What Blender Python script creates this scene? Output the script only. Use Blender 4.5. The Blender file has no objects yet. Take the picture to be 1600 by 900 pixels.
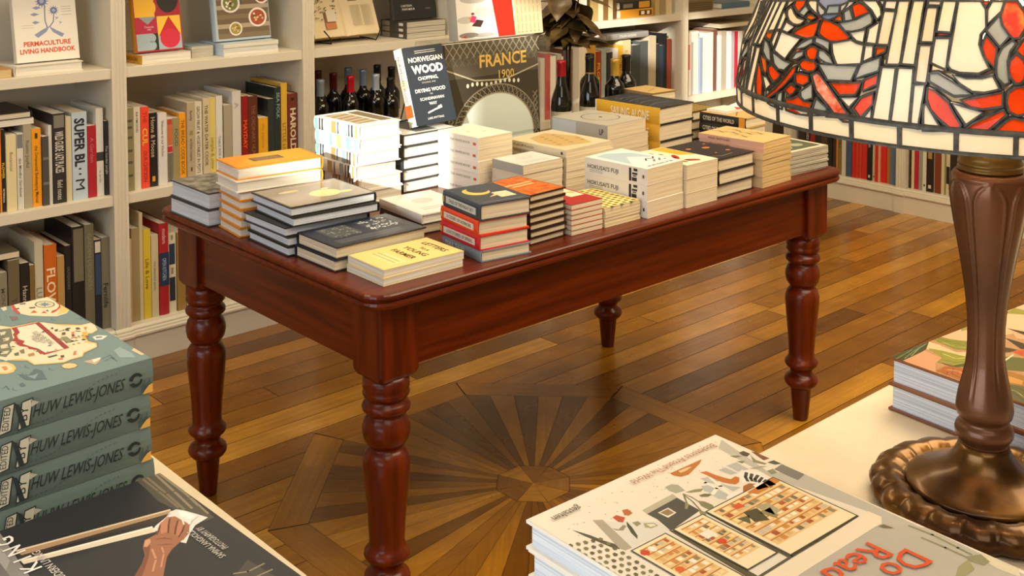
import bpy, bmesh, math, random
from mathutils import Vector, Matrix
random.seed(7)
SC = bpy.context.scene
COL = SC.collection
R = math.radians

# ---------------------------------------------------------------- camera, world, sun, room light
cd = bpy.data.cameras.new('camera'); cam = bpy.data.objects.new('camera', cd); COL.objects.link(cam)
SC.camera = cam
cd.sensor_width = 36.0; cd.lens = 1826.5 / 1600 * 36; cd.clip_start = 0.05
cd.shift_x = -2.7 / 1600; cd.shift_y = -(46.2 + 450) / 1600
cam.location = (-1.4234, -1.9560, 1.5396)
_yaw, _pit = 0.7402, 0.0551
_f = Vector((math.sin(_yaw) * math.cos(_pit), math.cos(_yaw) * math.cos(_pit), -math.sin(_pit)))
cam.rotation_euler = _f.to_track_quat('-Z', 'Y').to_euler()

w = bpy.data.worlds.new('world'); SC.world = w; w.use_nodes = True
w.node_tree.nodes['Background'].inputs[0].default_value = (0.75, 0.85, 1.0, 1)
w.node_tree.nodes['Background'].inputs[1].default_value = 0.15

def light(name, kind, loc, d, energy, color, **kw):
    l = bpy.data.lights.new(name, kind); l.energy = energy; l.color = color
    for k, v in kw.items(): setattr(l, k, v)
    o = bpy.data.objects.new(name, l); COL.objects.link(o); o.location = loc
    o.rotation_euler = Vector(d).to_track_quat('-Z', 'Y').to_euler()
    return o
SUN_H = (0.82, 0.57)
light('sun', 'SUN', (-6, -6, 5), (SUN_H[0], SUN_H[1], -0.268), 7.0, (1.0, 0.94, 0.84), angle=R(0.6))
light('window_daylight', 'AREA', (-3.08, -0.9, 1.55), (1, 0.12, -0.12), 66.0, (0.80, 0.90, 1.0), shape='RECTANGLE', size=3.0, size_y=1.9)  # added area light standing in for cool sky light from this side
light('ceiling_light_panel', 'AREA', (1.6, -1.2, 2.95), (0, 0.12, -1), 100.0, (1.0, 0.82, 0.54), shape='RECTANGLE', size=2.6, size_y=2.0)  # added warm fill from above, no fitting modelled
light('ceiling_light_panel', 'AREA', (0.2, 1.15, 2.95), (0, 0.05, -1), 26.0, (1.0, 0.82, 0.54), shape='RECTANGLE', size=2.6, size_y=0.5)  # added fill to brighten the floor between table and bookcase
light('ceiling_light_panel', 'AREA', (-1.2, -2.4, 2.95), (0.2, 0.25, -1), 20.0, (1.0, 0.9, 0.76), shape='RECTANGLE', size=1.6, size_y=1.6)  # added fill over the foreground counters
SC.view_settings.view_transform = 'Standard'
SC.view_settings.look = 'None'
SC.view_settings.exposure = 0.3
SC.view_settings.gamma = 1.0
SC.view_settings.use_curve_mapping = False
try:
    SC.cycles.use_denoising = True
    SC.cycles.max_bounces = 8
    SC.cycles.transparent_max_bounces = 12
    SC.cycles.sample_clamp_indirect = 6.0
except Exception:
    pass

# ---------------------------------------------------------------- helpers
def lin(h):
    h = h.lstrip('#'); c = [int(h[i:i + 2], 16) / 255 for i in (0, 2, 4)]
    return tuple(x / 12.92 if x <= 0.04045 else ((x + 0.055) / 1.055) ** 2.4 for x in c) + (1,)
MATS = {}
def mat(hexc, rough=0.55, metal=0.0, coat=0.0, noise=0.0, scale=(40, 40, 40), h2=None, detail=4, spec=0.5, bump=0.0):
    key = (hexc, rough, metal, coat, noise, scale, h2, spec, bump)
    if key in MATS: return MATS[key]
    m = bpy.data.materials.new('finish_' + hexc.strip('#')); m.use_nodes = True
    nt = m.node_tree; b = nt.nodes['Principled BSDF']
    b.inputs['Base Color'].default_value = lin(hexc); b.inputs['Roughness'].default_value = rough
    b.inputs['Metallic'].default_value = metal; b.inputs['Specular IOR Level'].default_value = spec
    b.inputs['Coat Weight'].default_value = coat; b.inputs['Coat Roughness'].default_value = 0.12
    if h2 or noise or bump:
        tc = nt.nodes.new('ShaderNodeTexCoord'); mp = nt.nodes.new('ShaderNodeMapping')
        mp.inputs['Scale'].default_value = scale
        nz = nt.nodes.new('ShaderNodeTexNoise'); nz.inputs['Scale'].default_value = 1.0; nz.inputs['Detail'].default_value = detail
        nt.links.new(tc.outputs['Object'], mp.inputs['Vector']); nt.links.new(mp.outputs['Vector'], nz.inputs['Vector'])
        if h2:
            rp = nt.nodes.new('ShaderNodeValToRGB'); rp.color_ramp.elements[0].position = 0.36; rp.color_ramp.elements[1].position = 0.64
            rp.color_ramp.elements[0].color = lin(hexc); rp.color_ramp.elements[1].color = lin(h2)
            nt.links.new(nz.outputs['Fac'], rp.inputs['Fac']); nt.links.new(rp.outputs['Color'], b.inputs['Base Color'])
        if bump:
            bp = nt.nodes.new('ShaderNodeBump'); bp.inputs['Strength'].default_value = bump; bp.inputs['Distance'].default_value = 0.002
            nt.links.new(nz.outputs['Fac'], bp.inputs['Height']); nt.links.new(bp.outputs['Normal'], b.inputs['Normal'])
    MATS[key] = m
    return m

class MB:
    """collects geometry for ONE mesh object"""
    def __init__(s): s.v = []; s.f = []; s.mi = []; s.ms = []; s.sm = []
    def m(s, mt):
        if mt not in s.ms: s.ms.append(mt)
        return s.ms.index(mt)
    def add(s, vs, fs, mt, smooth=False):
        o = len(s.v); i = s.m(mt); s.v += [tuple(p) for p in vs]
        for f in fs: s.f.append(tuple(o + k for k in f)); s.mi.append(i); s.sm.append(smooth)
    def box(s, a, b, mt, T=None):
        x0, y0, z0 = a; x1, y1, z1 = b
        vs = [(x0, y0, z0), (x1, y0, z0), (x1, y1, z0), (x0, y1, z0), (x0, y0, z1), (x1, y0, z1), (x1, y1, z1), (x0, y1, z1)]
        if T: vs = [T @ Vector(p) for p in vs]
        s.add(vs, [(3, 2, 1, 0), (4, 5, 6, 7), (0, 1, 5, 4), (1, 2, 6, 5), (2, 3, 7, 6), (3, 0, 4, 7)], mt)
    def prism(s, pts, z0, z1, mt, f=lambda x, y, z: (x, y, z), smooth=False):
        n = len(pts); vs = [f(x, y, z0) for x, y in pts] + [f(x, y, z1) for x, y in pts]
        s.add(vs, [tuple(range(n - 1, -1, -1)), tuple(range(n, 2 * n))], mt)
        o = len(s.v) - 2 * n; i = s.m(mt)
        for k in range(n):
            s.f.append((o + k, o + (k + 1) % n, o + n + (k + 1) % n, o + n + k)); s.mi.append(i); s.sm.append(smooth)
    def lathe(s, prof, mt, seg=32, c=(0, 0, 0), rf=None, smooth=True, cap=True):
        vs = []; fs = []
        for (r, z) in prof:
            for k in range(seg):
                a = 2 * math.pi * k / seg; rr = r if rf is None else rf(r, z, a)
                vs.append((c[0] + rr * math.cos(a), c[1] + rr * math.sin(a), c[2] + z))
        for j in range(len(prof) - 1):
            for k in range(seg):
                k2 = (k + 1) % seg
                fs.append((j * seg + k, j * seg + k2, (j + 1) * seg + k2, (j + 1) * seg + k))
        s.add(vs, fs, mt, smooth)
        if cap:
            o = len(s.v) - len(vs); i = s.m(mt)
            if prof[0][0] > 1e-5: s.f.append(tuple(o + k for k in range(seg - 1, -1, -1))); s.mi.append(i); s.sm.append(False)
            if prof[-1][0] > 1e-5: s.f.append(tuple(o + (len(prof) - 1) * seg + k for k in range(seg))); s.mi.append(i); s.sm.append(False)
    def tube(s, pts, r, mt, seg=8, closed=False):
        pts = [Vector(p) for p in pts]; n = len(pts); vs = []; fs = []
        for i, p in enumerate(pts):
            a = pts[max(i - 1, 0)]; b = pts[min(i + 1, n - 1)]; t = (b - a).normalized()
            u = t.cross(Vector((0, 0, 1)));
            if u.length < 1e-3: u = t.cross(Vector((0, 1, 0)))
            u.normalize(); v = t.cross(u); rr = r[i] if isinstance(r, (list, tuple)) else r
            for k in range(seg):
                an = 2 * math.pi * k / seg; vs.append(p + (u * math.cos(an) + v * math.sin(an)) * rr)
        for i in range(n - 1):
            for k in range(seg):
                k2 = (k + 1) % seg; fs.append((i * seg + k, i * seg + k2, (i + 1) * seg + k2, (i + 1) * seg + k))
        fs.append(tuple(range(seg))); fs.append(tuple((n - 1) * seg + k for k in range(seg - 1, -1, -1)))
        s.add(vs, fs, mt, True)
    def mesh(s, name, bevel=0):
        me = bpy.data.meshes.new(name); me.from_pydata(s.v, [], s.f); me.update()
        for mt in s.ms: me.materials.append(mt)
        me.polygons.foreach_set('material_index', s.mi); me.polygons.foreach_set('use_smooth', s.sm)
        bm = bmesh.new(); bm.from_mesh(me); bmesh.ops.recalc_face_normals(bm, faces=bm.faces)
        if bevel:
            es = [e for e in bm.edges if len(e.link_faces) == 2 and e.calc_face_angle(0) > 0.6]
            bmesh.ops.bevel(bm, geom=es, offset=bevel, segments=2, profile=0.6, affect='EDGES', clamp_overlap=True)
        bm.to_mesh(me); bm.free()
        return me
    def build(s, name, parent=None, bevel=0, loc=None):
        return link(name, s.mesh(name, bevel), parent, loc)
def link(name, me, parent=None, loc=None):
    o = bpy.data.objects.new(name, me); COL.objects.link(o)
    if parent: o.parent = parent
    if loc: o.location = loc
    return o
def tag(o, label=None, cat=None, group=None, kind=None):
    for k, v in (('label', label), ('category', cat), ('group', group), ('kind', kind)):
        if v: o[k] = v
    return o
def empty(name, M, label, cat, group=None):
    o = bpy.data.objects.new(name, None); o.empty_display_size = 0.05; COL.objects.link(o)
    o.matrix_world = M if isinstance(M, Matrix) else Matrix.Translation(M)
    return tag(o, label, cat, group)
def struct(mb, name, bevel=0): return tag(mb.build(name, None, bevel), kind='structure')

# ---- lettering: built-in font turned into flat mesh outlines
TXT = {}
def text_geo(s, bold=0.0):
    if (s, bold) in TXT: return TXT[(s, bold)]
    cu = bpy.data.curves.new('lettering', 'FONT'); cu.body = s; cu.size = 1.0; cu.offset = bold; cu.resolution_u = 2
    ob = bpy.data.objects.new('lettering', cu); me = ob.to_mesh()
    vs = [(p.co.x, p.co.y) for p in me.vertices]; fs = [tuple(p.vertices) for p in me.polygons]
    ob.to_mesh_clear(); bpy.data.objects.remove(ob); bpy.data.curves.remove(cu)
    x0 = min(v[0] for v in vs); x1 = max(v[0] for v in vs)
    TXT[(s, bold)] = ([(x - x0, y) for x, y in vs], fs, x1 - x0)
    return TXT[(s, bold)]
def put_text(mb, F, s, x, y, cap, col, maxw=None, bold=0.0, shear=0.0, align='c', stretch=1.0, rot=0.0, rough=0.6):
    """caps `cap` high, baseline centre/left at (x, y) of frame F(a, b)"""
    vs, fs, W = text_geo(s, bold); k = cap / 0.69; kx = k * stretch
    if maxw and W * kx > maxw: kx = maxw / W
    ox = -W * kx / 2 if align == 'c' else (-W * kx if align == 'r' else 0.0)
    c, sn = math.cos(rot), math.sin(rot)
    def q(p):
        a = ox + p[0] * kx + p[1] * k * shear; b = p[1] * k
        return F(x + a * c - b * sn, y + a * sn + b * c)
    mb.add([q(p) for p in vs], fs, mat(col, rough))
def circ(cx, cy, rx, ry=None, n=20, a0=0, a1=360):
    ry = rx if ry is None else ry
    return [(cx + rx * math.cos(R(a0 + (a1 - a0) * i / (n if a1 - a0 >= 360 else n - 1))), cy + ry * math.sin(R(a0 + (a1 - a0) * i / (n if a1 - a0 >= 360 else n - 1)))) for i in range(n)]
def poly(mb, F, pts, col, rough=0.55, lay=0, **kw):
    mb.add([F(a, b, lay) for a, b in pts], [tuple(range(len(pts)))], mat(col, rough, **kw))
def rect(mb, F, x0, y0, x1, y1, col, lay=0, **kw): poly(mb, F, [(x0, y0), (x1, y0), (x1, y1), (x0, y1)], col, lay=lay, **kw)
def stroke(mb, F, pts, wd, col, lay=1):
    for (x0, y0), (x1, y1) in zip(pts, pts[1:]):
        d = math.hypot(x1 - x0, y1 - y0) or 1e-6; nx, ny = -(y1 - y0) / d * wd / 2, (x1 - x0) / d * wd / 2
        ex, ey = (x1 - x0) / d * wd * .3, (y1 - y0) / d * wd * .3
        poly(mb, F, [(x0 + nx - ex, y0 + ny - ey), (x0 - nx - ex, y0 - ny - ey), (x1 - nx + ex, y1 - ny + ey), (x1 + nx + ex, y1 + ny + ey)], col, lay=lay)

# ---- books: local x = spine to fore edge, y = foot to head, z = thickness, front cover at z = t
CACHE = {}
def cached(key, fn):
    if key not in CACHE: CACHE[key] = fn()
    return CACHE[key]
PAPER = {'cream': ('#e6d9be', '#cdbd9c'), 'white': ('#ece6d8', '#cfc7b6'), 'cool': ('#e2e6ea', '#b9c1c9'), 'tan': ('#d9bf8d', '#bd9f69'), 'grey': ('#c9c2b2', '#a29b8c')}
def paper(p):
    a, b = PAPER[p]; return mat(a, 0.85, h2=b, scale=(5, 5, 700), detail=2, spec=0.2)
def cover_mesh(kind, w, h, t, col, spcol, rough):
    mb = MB(); m = mat(col, rough, coat=0.15); ms = mat(spcol, rough, coat=0.15) if spcol else m
    if kind == 'hard':
        bt = min(0.0028, t * .16); n = 6; bul = min(0.003, t * .1)
        mb.box((0.004, 0, t - bt), (w, h, t), m); mb.box((0.004, 0, 0), (w, h, bt), m)
        out = []; inn = []
        for i in range(n + 1):
            u = i / n; z = t * u; x = -bul * math.sin(math.pi * u)
            out.append((x, z)); inn.append((x + 0.0022, min(max(z, 0.0006), t - 0.0006)))
        out = [(0.005, 0)] + out + [(0.005, t)]; inn = [(0.005, bt * .8)] + inn + [(0.005, t - bt * .8)]
        for i in range(len(out) - 1):
            a, b, c, d = out[i], out[i + 1], inn[i + 1], inn[i]
            vs = [(a[0], 0, a[1]), (b[0], 0, b[1]), (c[0], 0, c[1]), (d[0], 0, d[1]), (a[0], h, a[1]), (b[0], h, b[1]), (c[0], h, c[1]), (d[0], h, d[1])]
            mb.add(vs, [(0, 1, 5, 4), (2, 3, 7, 6), (3, 2, 1, 0), (4, 5, 6, 7)], ms)
    else:
        c = 0.0007
        mb.box((c, 0, t - c), (w, h, t), m); mb.box((c, 0, 0), (w, h, c), m); mb.box((0, 0, 0), (c, h, t), ms)
    return mb.mesh('cover')
def pages_mesh(kind, w, h, t, pg):
    mb = MB()
    if kind == 'hard': mb.box((0.0035, 0.003, min(0.0028, t * .16)), (w - 0.0045, h - 0.003, t - min(0.0028, t * .16)), paper(pg))
    else: mb.box((0.0007, 0.0004, 0.0007), (w - 0.0005, h - 0.0004, t - 0.0007), paper(pg))
    return mb.mesh('page_block')
def book(label, M, w, h, t, kind='paper', col='#dddddd', page='cream', spine=(), cover=None, spcol=None, group=None, name=None, rough=0.45, cat='book'):
    w, h, t = round(w, 4), round(h, 4), round(t, 4)
    o = empty(name or ('hardback_book' if kind == 'hard' else 'paperback_book'), M, label, cat, group)
    link('cover', cached(('c', kind, w, h, t, col, spcol, rough), lambda: cover_mesh(kind, w, h, t, col, spcol, rough)), o)
    link('page_block', cached(('p', kind, w, h, t, page), lambda: pages_mesh(kind, w, h, t, page)), o)
    e = (min(0.003, t * .1) if kind == 'hard' else 0) + 0.0003
    if spine:
        def mk():
            mb = MB(); F = lambda a, b, lay=0: (-e - lay * 0.00008, h - a * h, b * t)
            for i, s in enumerate(spine):
                if s[0] == 't':
                    _, tx, a0, a1, hh, c = s[:6]; bo = s[6] if len(s) > 6 else 0.01; sh = s[7] if len(s) > 7 else 0
                    G = lambda a, b, lay=0: (-e - 0.0004, h - a, b)
                    put_text(mb, G, tx, (a0 + a1) / 2 * h, t * (1 - hh) / 2, t * hh, c, maxw=(a1 - a0) * h, bold=bo, stretch=1.25, shear=sh)
                else:
                    _, a0, a1, c = s[:4]; b0, b1 = s[4:6] if len(s) > 5 else (0.04, 0.96)
                    rect(mb, F, a0, b0, a1, b1, c, lay=i)
            return mb.mesh('spine_print')
        link('spine_print', cached(('s', kind, h, t, tuple(spine)), mk), o)
    if cover:
        def mk2():
            mb = MB(); cover(mb, lambda a, b, lay=0: (a * w, b * h, t + 0.00025 + lay * 0.00004), w, h, lambda a, b, lay=0: (a, b, t + 0.0007)); return mb.mesh('cover_art')
        link('cover_art', cached(('a', cover, w, h, t), mk2), o)
    return o

ORD = ['topmost', 'second from top', 'third from top', 'fourth from top', 'fifth from top', 'sixth from top', 'seventh from top', 'eighth from top', 'ninth from top', 'tenth from top', 'eleventh from top', 'twelfth from top', 'thirteenth from top']
def stack(mode, x, y, a, b, rot, items, where, z0, group, jit=0.0015):
    """pile of flat books; (x, y) its nearest corner, a along X, b along Y; A spine to -X, B fore edge to -Y, C spine to -Y, D spine to +X"""
    z = z0; n = len(items); rnd = random.Random(where)
    for i in range(n - 1, -1, -1):
        it = dict(items[i]); look = it.pop('look'); t = it['t']
        dx, dy, dr = it.pop('d', (0, 0, 0)); aa = it.pop('a', a); bb = it.pop('b', b); md = it.pop('mode', mode)
        dx += rnd.uniform(-jit, jit); dy += rnd.uniform(-jit, jit); dr += rnd.uniform(-1, 1) * jit * 400
        if md == 'A': L = Matrix.Translation((0, 0, 0)); w_, h_ = aa, bb
        elif md == 'B': L = Matrix.Translation((0, bb, 0)) @ Matrix.Rotation(-math.pi / 2, 4, 'Z'); w_, h_ = bb, aa
        elif md == 'C': L = Matrix.Translation((aa, 0, 0)) @ Matrix.Rotation(math.pi / 2, 4, 'Z'); w_, h_ = bb, aa
        else: L = Matrix.Translation((aa, bb, 0)) @ Matrix.Rotation(math.pi, 4, 'Z'); w_, h_ = aa, bb
        M = Matrix.Translation((x + dx, y + dy, z)) @ Matrix.Rotation(R(rot + dr), 4, 'Z') @ L
        lab = f"{look}, {ORD[i] if i < n - 1 or n == 1 else 'lowest'} in the {where}" if n > 1 else f"{look} {where}"
        book(lab, M, w_, h_, group=group, **it)
        z += t + 0.0002
    return z
# ---------------------------------------------------------------- room shell
def attr_wood(name, stops, rough, gr=(3.0, 90.0), coat=0.0):
    """boards: tone per face from the attribute 'tone', grain along UV x"""
    m = bpy.data.materials.new(name); m.use_nodes = True; nt = m.node_tree; b = nt.nodes['Principled BSDF']
    at = nt.nodes.new('ShaderNodeAttribute'); at.attribute_name = 'tone'
    rp = nt.nodes.new('ShaderNodeValToRGB'); els = rp.color_ramp.elements
    els[0].position = 0; els[0].color = lin(stops[0]); els[1].position = 1; els[1].color = lin(stops[-1])
    for i, s in enumerate(stops[1:-1]):
        e = els.new((i + 1) / (len(stops) - 1)); e.color = lin(s)
    nt.links.new(at.outputs['Fac'], rp.inputs['Fac'])
    uv = nt.nodes.new('ShaderNodeUVMap'); mp = nt.nodes.new('ShaderNodeMapping'); mp.inputs['Scale'].default_value = (gr[0], gr[1], 1)
    nz = nt.nodes.new('ShaderNodeTexNoise'); nz.inputs['Scale'].default_value = 1; nz.inputs['Detail'].default_value = 6; nz.inputs['Roughness'].default_value = 0.65
    nt.links.new(uv.outputs['UV'], mp.inputs['Vector']); nt.links.new(mp.outputs['Vector'], nz.inputs['Vector'])
    g = nt.nodes.new('ShaderNodeValToRGB'); g.color_ramp.elements[0].position = 0.3; g.color_ramp.elements[1].position = 0.62
    g.color_ramp.elements[0].color = (0.55, 0.5, 0.45, 1); g.color_ramp.elements[1].color = (1, 1, 1, 1)
    nt.links.new(nz.outputs['Fac'], g.inputs['Fac'])
    n2 = nt.nodes.new('ShaderNodeTexNoise'); n2.inputs['Scale'].default_value = 6; n2.inputs['Detail'].default_value = 5; nt.links.new(uv.outputs['UV'], n2.inputs['Vector'])
    g2 = nt.nodes.new('ShaderNodeValToRGB'); g2.color_ramp.elements[0].position = 0.28; g2.color_ramp.elements[1].position = 0.6
    g2.color_ramp.elements[0].color = (0.62, 0.6, 0.56, 1); g2.color_ramp.elements[1].color = (1, 1, 1, 1); nt.links.new(n2.outputs['Fac'], g2.inputs['Fac'])
    mx = nt.nodes.new('ShaderNodeMix'); mx.data_type = 'RGBA'; mx.blend_type = 'MULTIPLY'; mx.inputs[0].default_value = 0.75
    nt.links.new(rp.outputs['Color'], mx.inputs[6]); nt.links.new(g.outputs['Color'], mx.inputs[7])
    m2 = nt.nodes.new('ShaderNodeMix'); m2.data_type = 'RGBA'; m2.blend_type = 'MULTIPLY'; m2.inputs[0].default_value = 0.8
    nt.links.new(mx.outputs[2], m2.inputs[6]); nt.links.new(g2.outputs['Color'], m2.inputs[7])
    nt.links.new(m2.outputs[2], b.inputs['Base Color'])
    rr = nt.nodes.new('ShaderNodeMapRange'); rr.inputs[3].default_value = rough + 0.12; rr.inputs[4].default_value = rough - 0.08
    nt.links.new(n2.outputs['Fac'], rr.inputs[0]); nt.links.new(rr.outputs[0], b.inputs['Roughness'])
    b.inputs['Coat Weight'].default_value = coat; b.inputs['Coat Roughness'].default_value = 0.17
    return m
FLOORM = attr_wood('oiled_boards', ['#744704', '#925d0a', '#b07514', '#ca8c24', '#e4a83e'], 0.27, (2.2, 70.0), 0.35)
GAPM = mat('#1c0f04', 0.9)
OC = (0.667, 0.255)
def octo(ap, k0=22.5): return [(OC[0] + ap / math.cos(R(22.5)) * math.cos(R(k0 + 45 * i)), OC[1] + ap / math.cos(R(22.5)) * math.sin(R(k0 + 45 * i))) for i in range(8)]
def floor():
    faces = []  # (pts, tone, direction)
    AP = 0.648; hw = AP * math.tan(R(22.5)); rnd = random.Random(11)
    def xb(y, sgn):
        d = abs(y - OC[1])
        if d >= AP: return None
        return OC[0] + sgn * (AP if d <= hw else AP - (d - hw))
    pw = 0.0945; y = -4.0; xa, xz = -3.2, 4.3; g = 0.0012
    while y < 2.1:
        y0, y1 = y + g, min(y + pw - g, 2.1); ins = max(y0, OC[1] - AP) < min(y1, OC[1] + AP)
        spans = [(xa, xz, None, None)]
        if ins:
            def side(sgn):
                ys = [y0] + [v for v in (OC[1] - AP, OC[1] - hw, OC[1] + hw, OC[1] + AP) if y0 < v < y1] + [y1]
                return [((xb(v, sgn) if xb(v, sgn) is not None else OC[0] + sgn * hw), v) for v in ys]
            spans = [(xa, OC[0], None, side(-1)), (OC[0], xz, side(1), None)]
            if y1 > OC[1] + AP or y0 < OC[1] - AP:   # row that straddles the flat side: strip beyond it
                ya, yb = (OC[1] + AP, y1) if y1 > OC[1] + AP else (y0, OC[1] - AP)
                faces.append(([(OC[0] - hw, ya), (OC[0] + hw, ya), (OC[0] + hw, yb), (OC[0] - hw, yb)], rnd.random(), 0))
        for a, b, ls, rs in spans:
            x = a - (rnd.random() * 1.6 if ls is None else 0); first = True
            while x < b:
                L = rnd.uniform(1.1, 2.4); e = x + L; last = e > b - 0.35
                if last: e = b
                tone = min(1, max(0, rnd.gauss(0.45, 0.26)))
                left = [(max(x, a) + g, y0), (max(x, a) + g, y1)] if not (first and ls) else ls
                right = [(e - g, y0), (e - g, y1)] if not (last and rs) else rs
                pts = [left[0]] + right + list(reversed(left[1:])) if left is not ls else ls[:1] + right + list(reversed(ls[1:]))
                faces.append((pts, tone, 0)); first = False
                x = e
                if last: break
        y += pw
    o0, o1, o2 = octo(0.647), octo(0.556), octo(0.096)
    for i in range(8):
        j = (i + 1) % 8
        def lerp(p, q, t): return (p[0] + (q[0] - p[0]) * t, p[1] + (q[1] - p[1]) * t)
        an = 45 + 45 * i + 90
        faces.append(([lerp(o1[i], o1[j], .004), lerp(o0[i], o0[j], .004), lerp(o0[i], o0[j], .996), lerp(o1[i], o1[j], .996)], 0.35 + 0.3 * rnd.random(), an))
        n = 6
        for k in range(n):
            e = 0.008
            a0, a1 = (k + e) / n, (k + 1 - e) / n
            c0, c1 = (k + e * 4) / n, (k + 1 - e * 4) / n
            sc = lambda p, f: (OC[0] + (p[0] - OC[0]) * f, OC[1] + (p[1] - OC[1]) * f)
            faces.append(([sc(lerp(o2[i], o2[j], c0), 1.015), sc(lerp(o1[i], o1[j], a0), .998), sc(lerp(o1[i], o1[j], a1), .998), sc(lerp(o2[i], o2[j], c1), 1.015)], min(1, max(0, rnd.gauss(0.36, 0.25))), 45 + 45 * i))
        faces.append(([OC, lerp(o2[i], o2[j], .01), lerp(o2[i], o2[j], .99)], rnd.choice([.3, .45, .6, .75]), 45 + 45 * i + 90))
    mb = MB()
    for pts, tone, an in faces: mb.add([(x_, y_, 0) for x_, y_ in pts], [tuple(range(len(pts)))], FLOORM)
    mb.add([(xa, -4, -0.004), (xz, -4, -0.004), (xz, 2.1, -0.004), (xa, 2.1, -0.004)], [(0, 1, 2, 3)], GAPM)
    me = mb.mesh('floor')
    ta = me.attributes.new('tone', 'FLOAT', 'FACE'); uv = me.uv_layers.new(name='UVMap')
    for p in me.polygons:
        if p.index < len(faces):
            tone, an = faces[p.index][1:]; ta.data[p.index].value = tone
            c, s = math.cos(R(an)), math.sin(R(an)); off = rnd.random() * 30
            for li in p.loop_indices:
                co = me.vertices[me.loops[li].vertex_index].co
                uv.data[li].uv = (co.x * c + co.y * s + off, -co.x * s + co.y * c + off)
    tag(link('floor', me), kind='structure')
floor()
WALLM = mat('#b3a68f', 0.9)
b = MB(); b.box((-3.3, 2.1, -0.05), (4.4, 2.2, 3.3), WALLM); struct(b, 'wall_back')
b = MB(); b.box((4.3, -4.1, -0.05), (4.4, 2.1, 3.3), WALLM); struct(b, 'wall_right')
b = MB(); b.box((-3.3, -4.1, -0.05), (4.3, -4.0, 3.3), WALLM); struct(b, 'wall_front')
b = MB(); b.box((-3.3, -4.1, 3.3), (4.4, 2.2, 3.36), mat('#c4bba8', 0.9)); struct(b, 'ceiling')
HOLES = [(-2.19, -1.67, 1.95, 2.40), (-2.41, -2.09, 2.47, 2.68), (-2.61, -2.12, 2.77, 3.00), (-3.03, -2.66, 2.55, 3.12)]  # unseen openings, placed and sized to shape the sun patches
b = MB()
ys = sorted({-4.0, 2.1} | {h[i] for h in HOLES for i in (0, 1)}); zs = sorted({-0.05, 3.3} | {h[i] for h in HOLES for i in (2, 3)})
for y0, y1 in zip(ys, ys[1:]):
    run = None
    for z0, z1 in zip(zs, zs[1:]):
        hole = any(h[0] <= (y0 + y1) / 2 <= h[1] and h[2] <= (z0 + z1) / 2 <= h[3] for h in HOLES)
        if not hole: b.box((-3.3, y0, z0), (-3.2, y1, z1), WALLM)
struct(b, 'wall_left')
PANE = bpy.data.materials.new('window_glass'); PANE.use_nodes = True
_n = PANE.node_tree; _n.nodes.remove(_n.nodes['Principled BSDF'])
_t = _n.nodes.new('ShaderNodeBsdfTransparent'); _g = _n.nodes.new('ShaderNodeBsdfGlossy'); _g.inputs['Roughness'].default_value = 0.02; _m = _n.nodes.new('ShaderNodeMixShader'); _m.inputs[0].default_value = 0.06
_n.links.new(_t.outputs[0], _m.inputs[1]); _n.links.new(_g.outputs[0], _m.inputs[2]); _n.links.new(_m.outputs[0], _n.nodes['Material Output'].inputs[0])
WHITE = mat('#d8cfba', 0.42, coat=0.1, spec=0.4)
for i, (y0, y1, z0, z1) in enumerate(HOLES):  # frame and pane for each invented sun opening
    f = MB(); e = 0.012
    for a, c in (((y0, z0), (y1, z0 + e)), ((y0, z1 - e), (y1, z1)), ((y0, z0 + e), (y0 + e, z1 - e)), ((y1 - e, z0 + e), (y1, z1 - e))):
        f.box((-3.27, a[0], a[1]), (-3.22, c[0], c[1]), WHITE)
    fo = struct(f, f'window_{i + 1}')
    p = MB(); p.box((-3.247, y0 + e, z0 + e), (-3.243, y1 - e, z1 - e), PANE); p.build('window_pane', fo)

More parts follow.
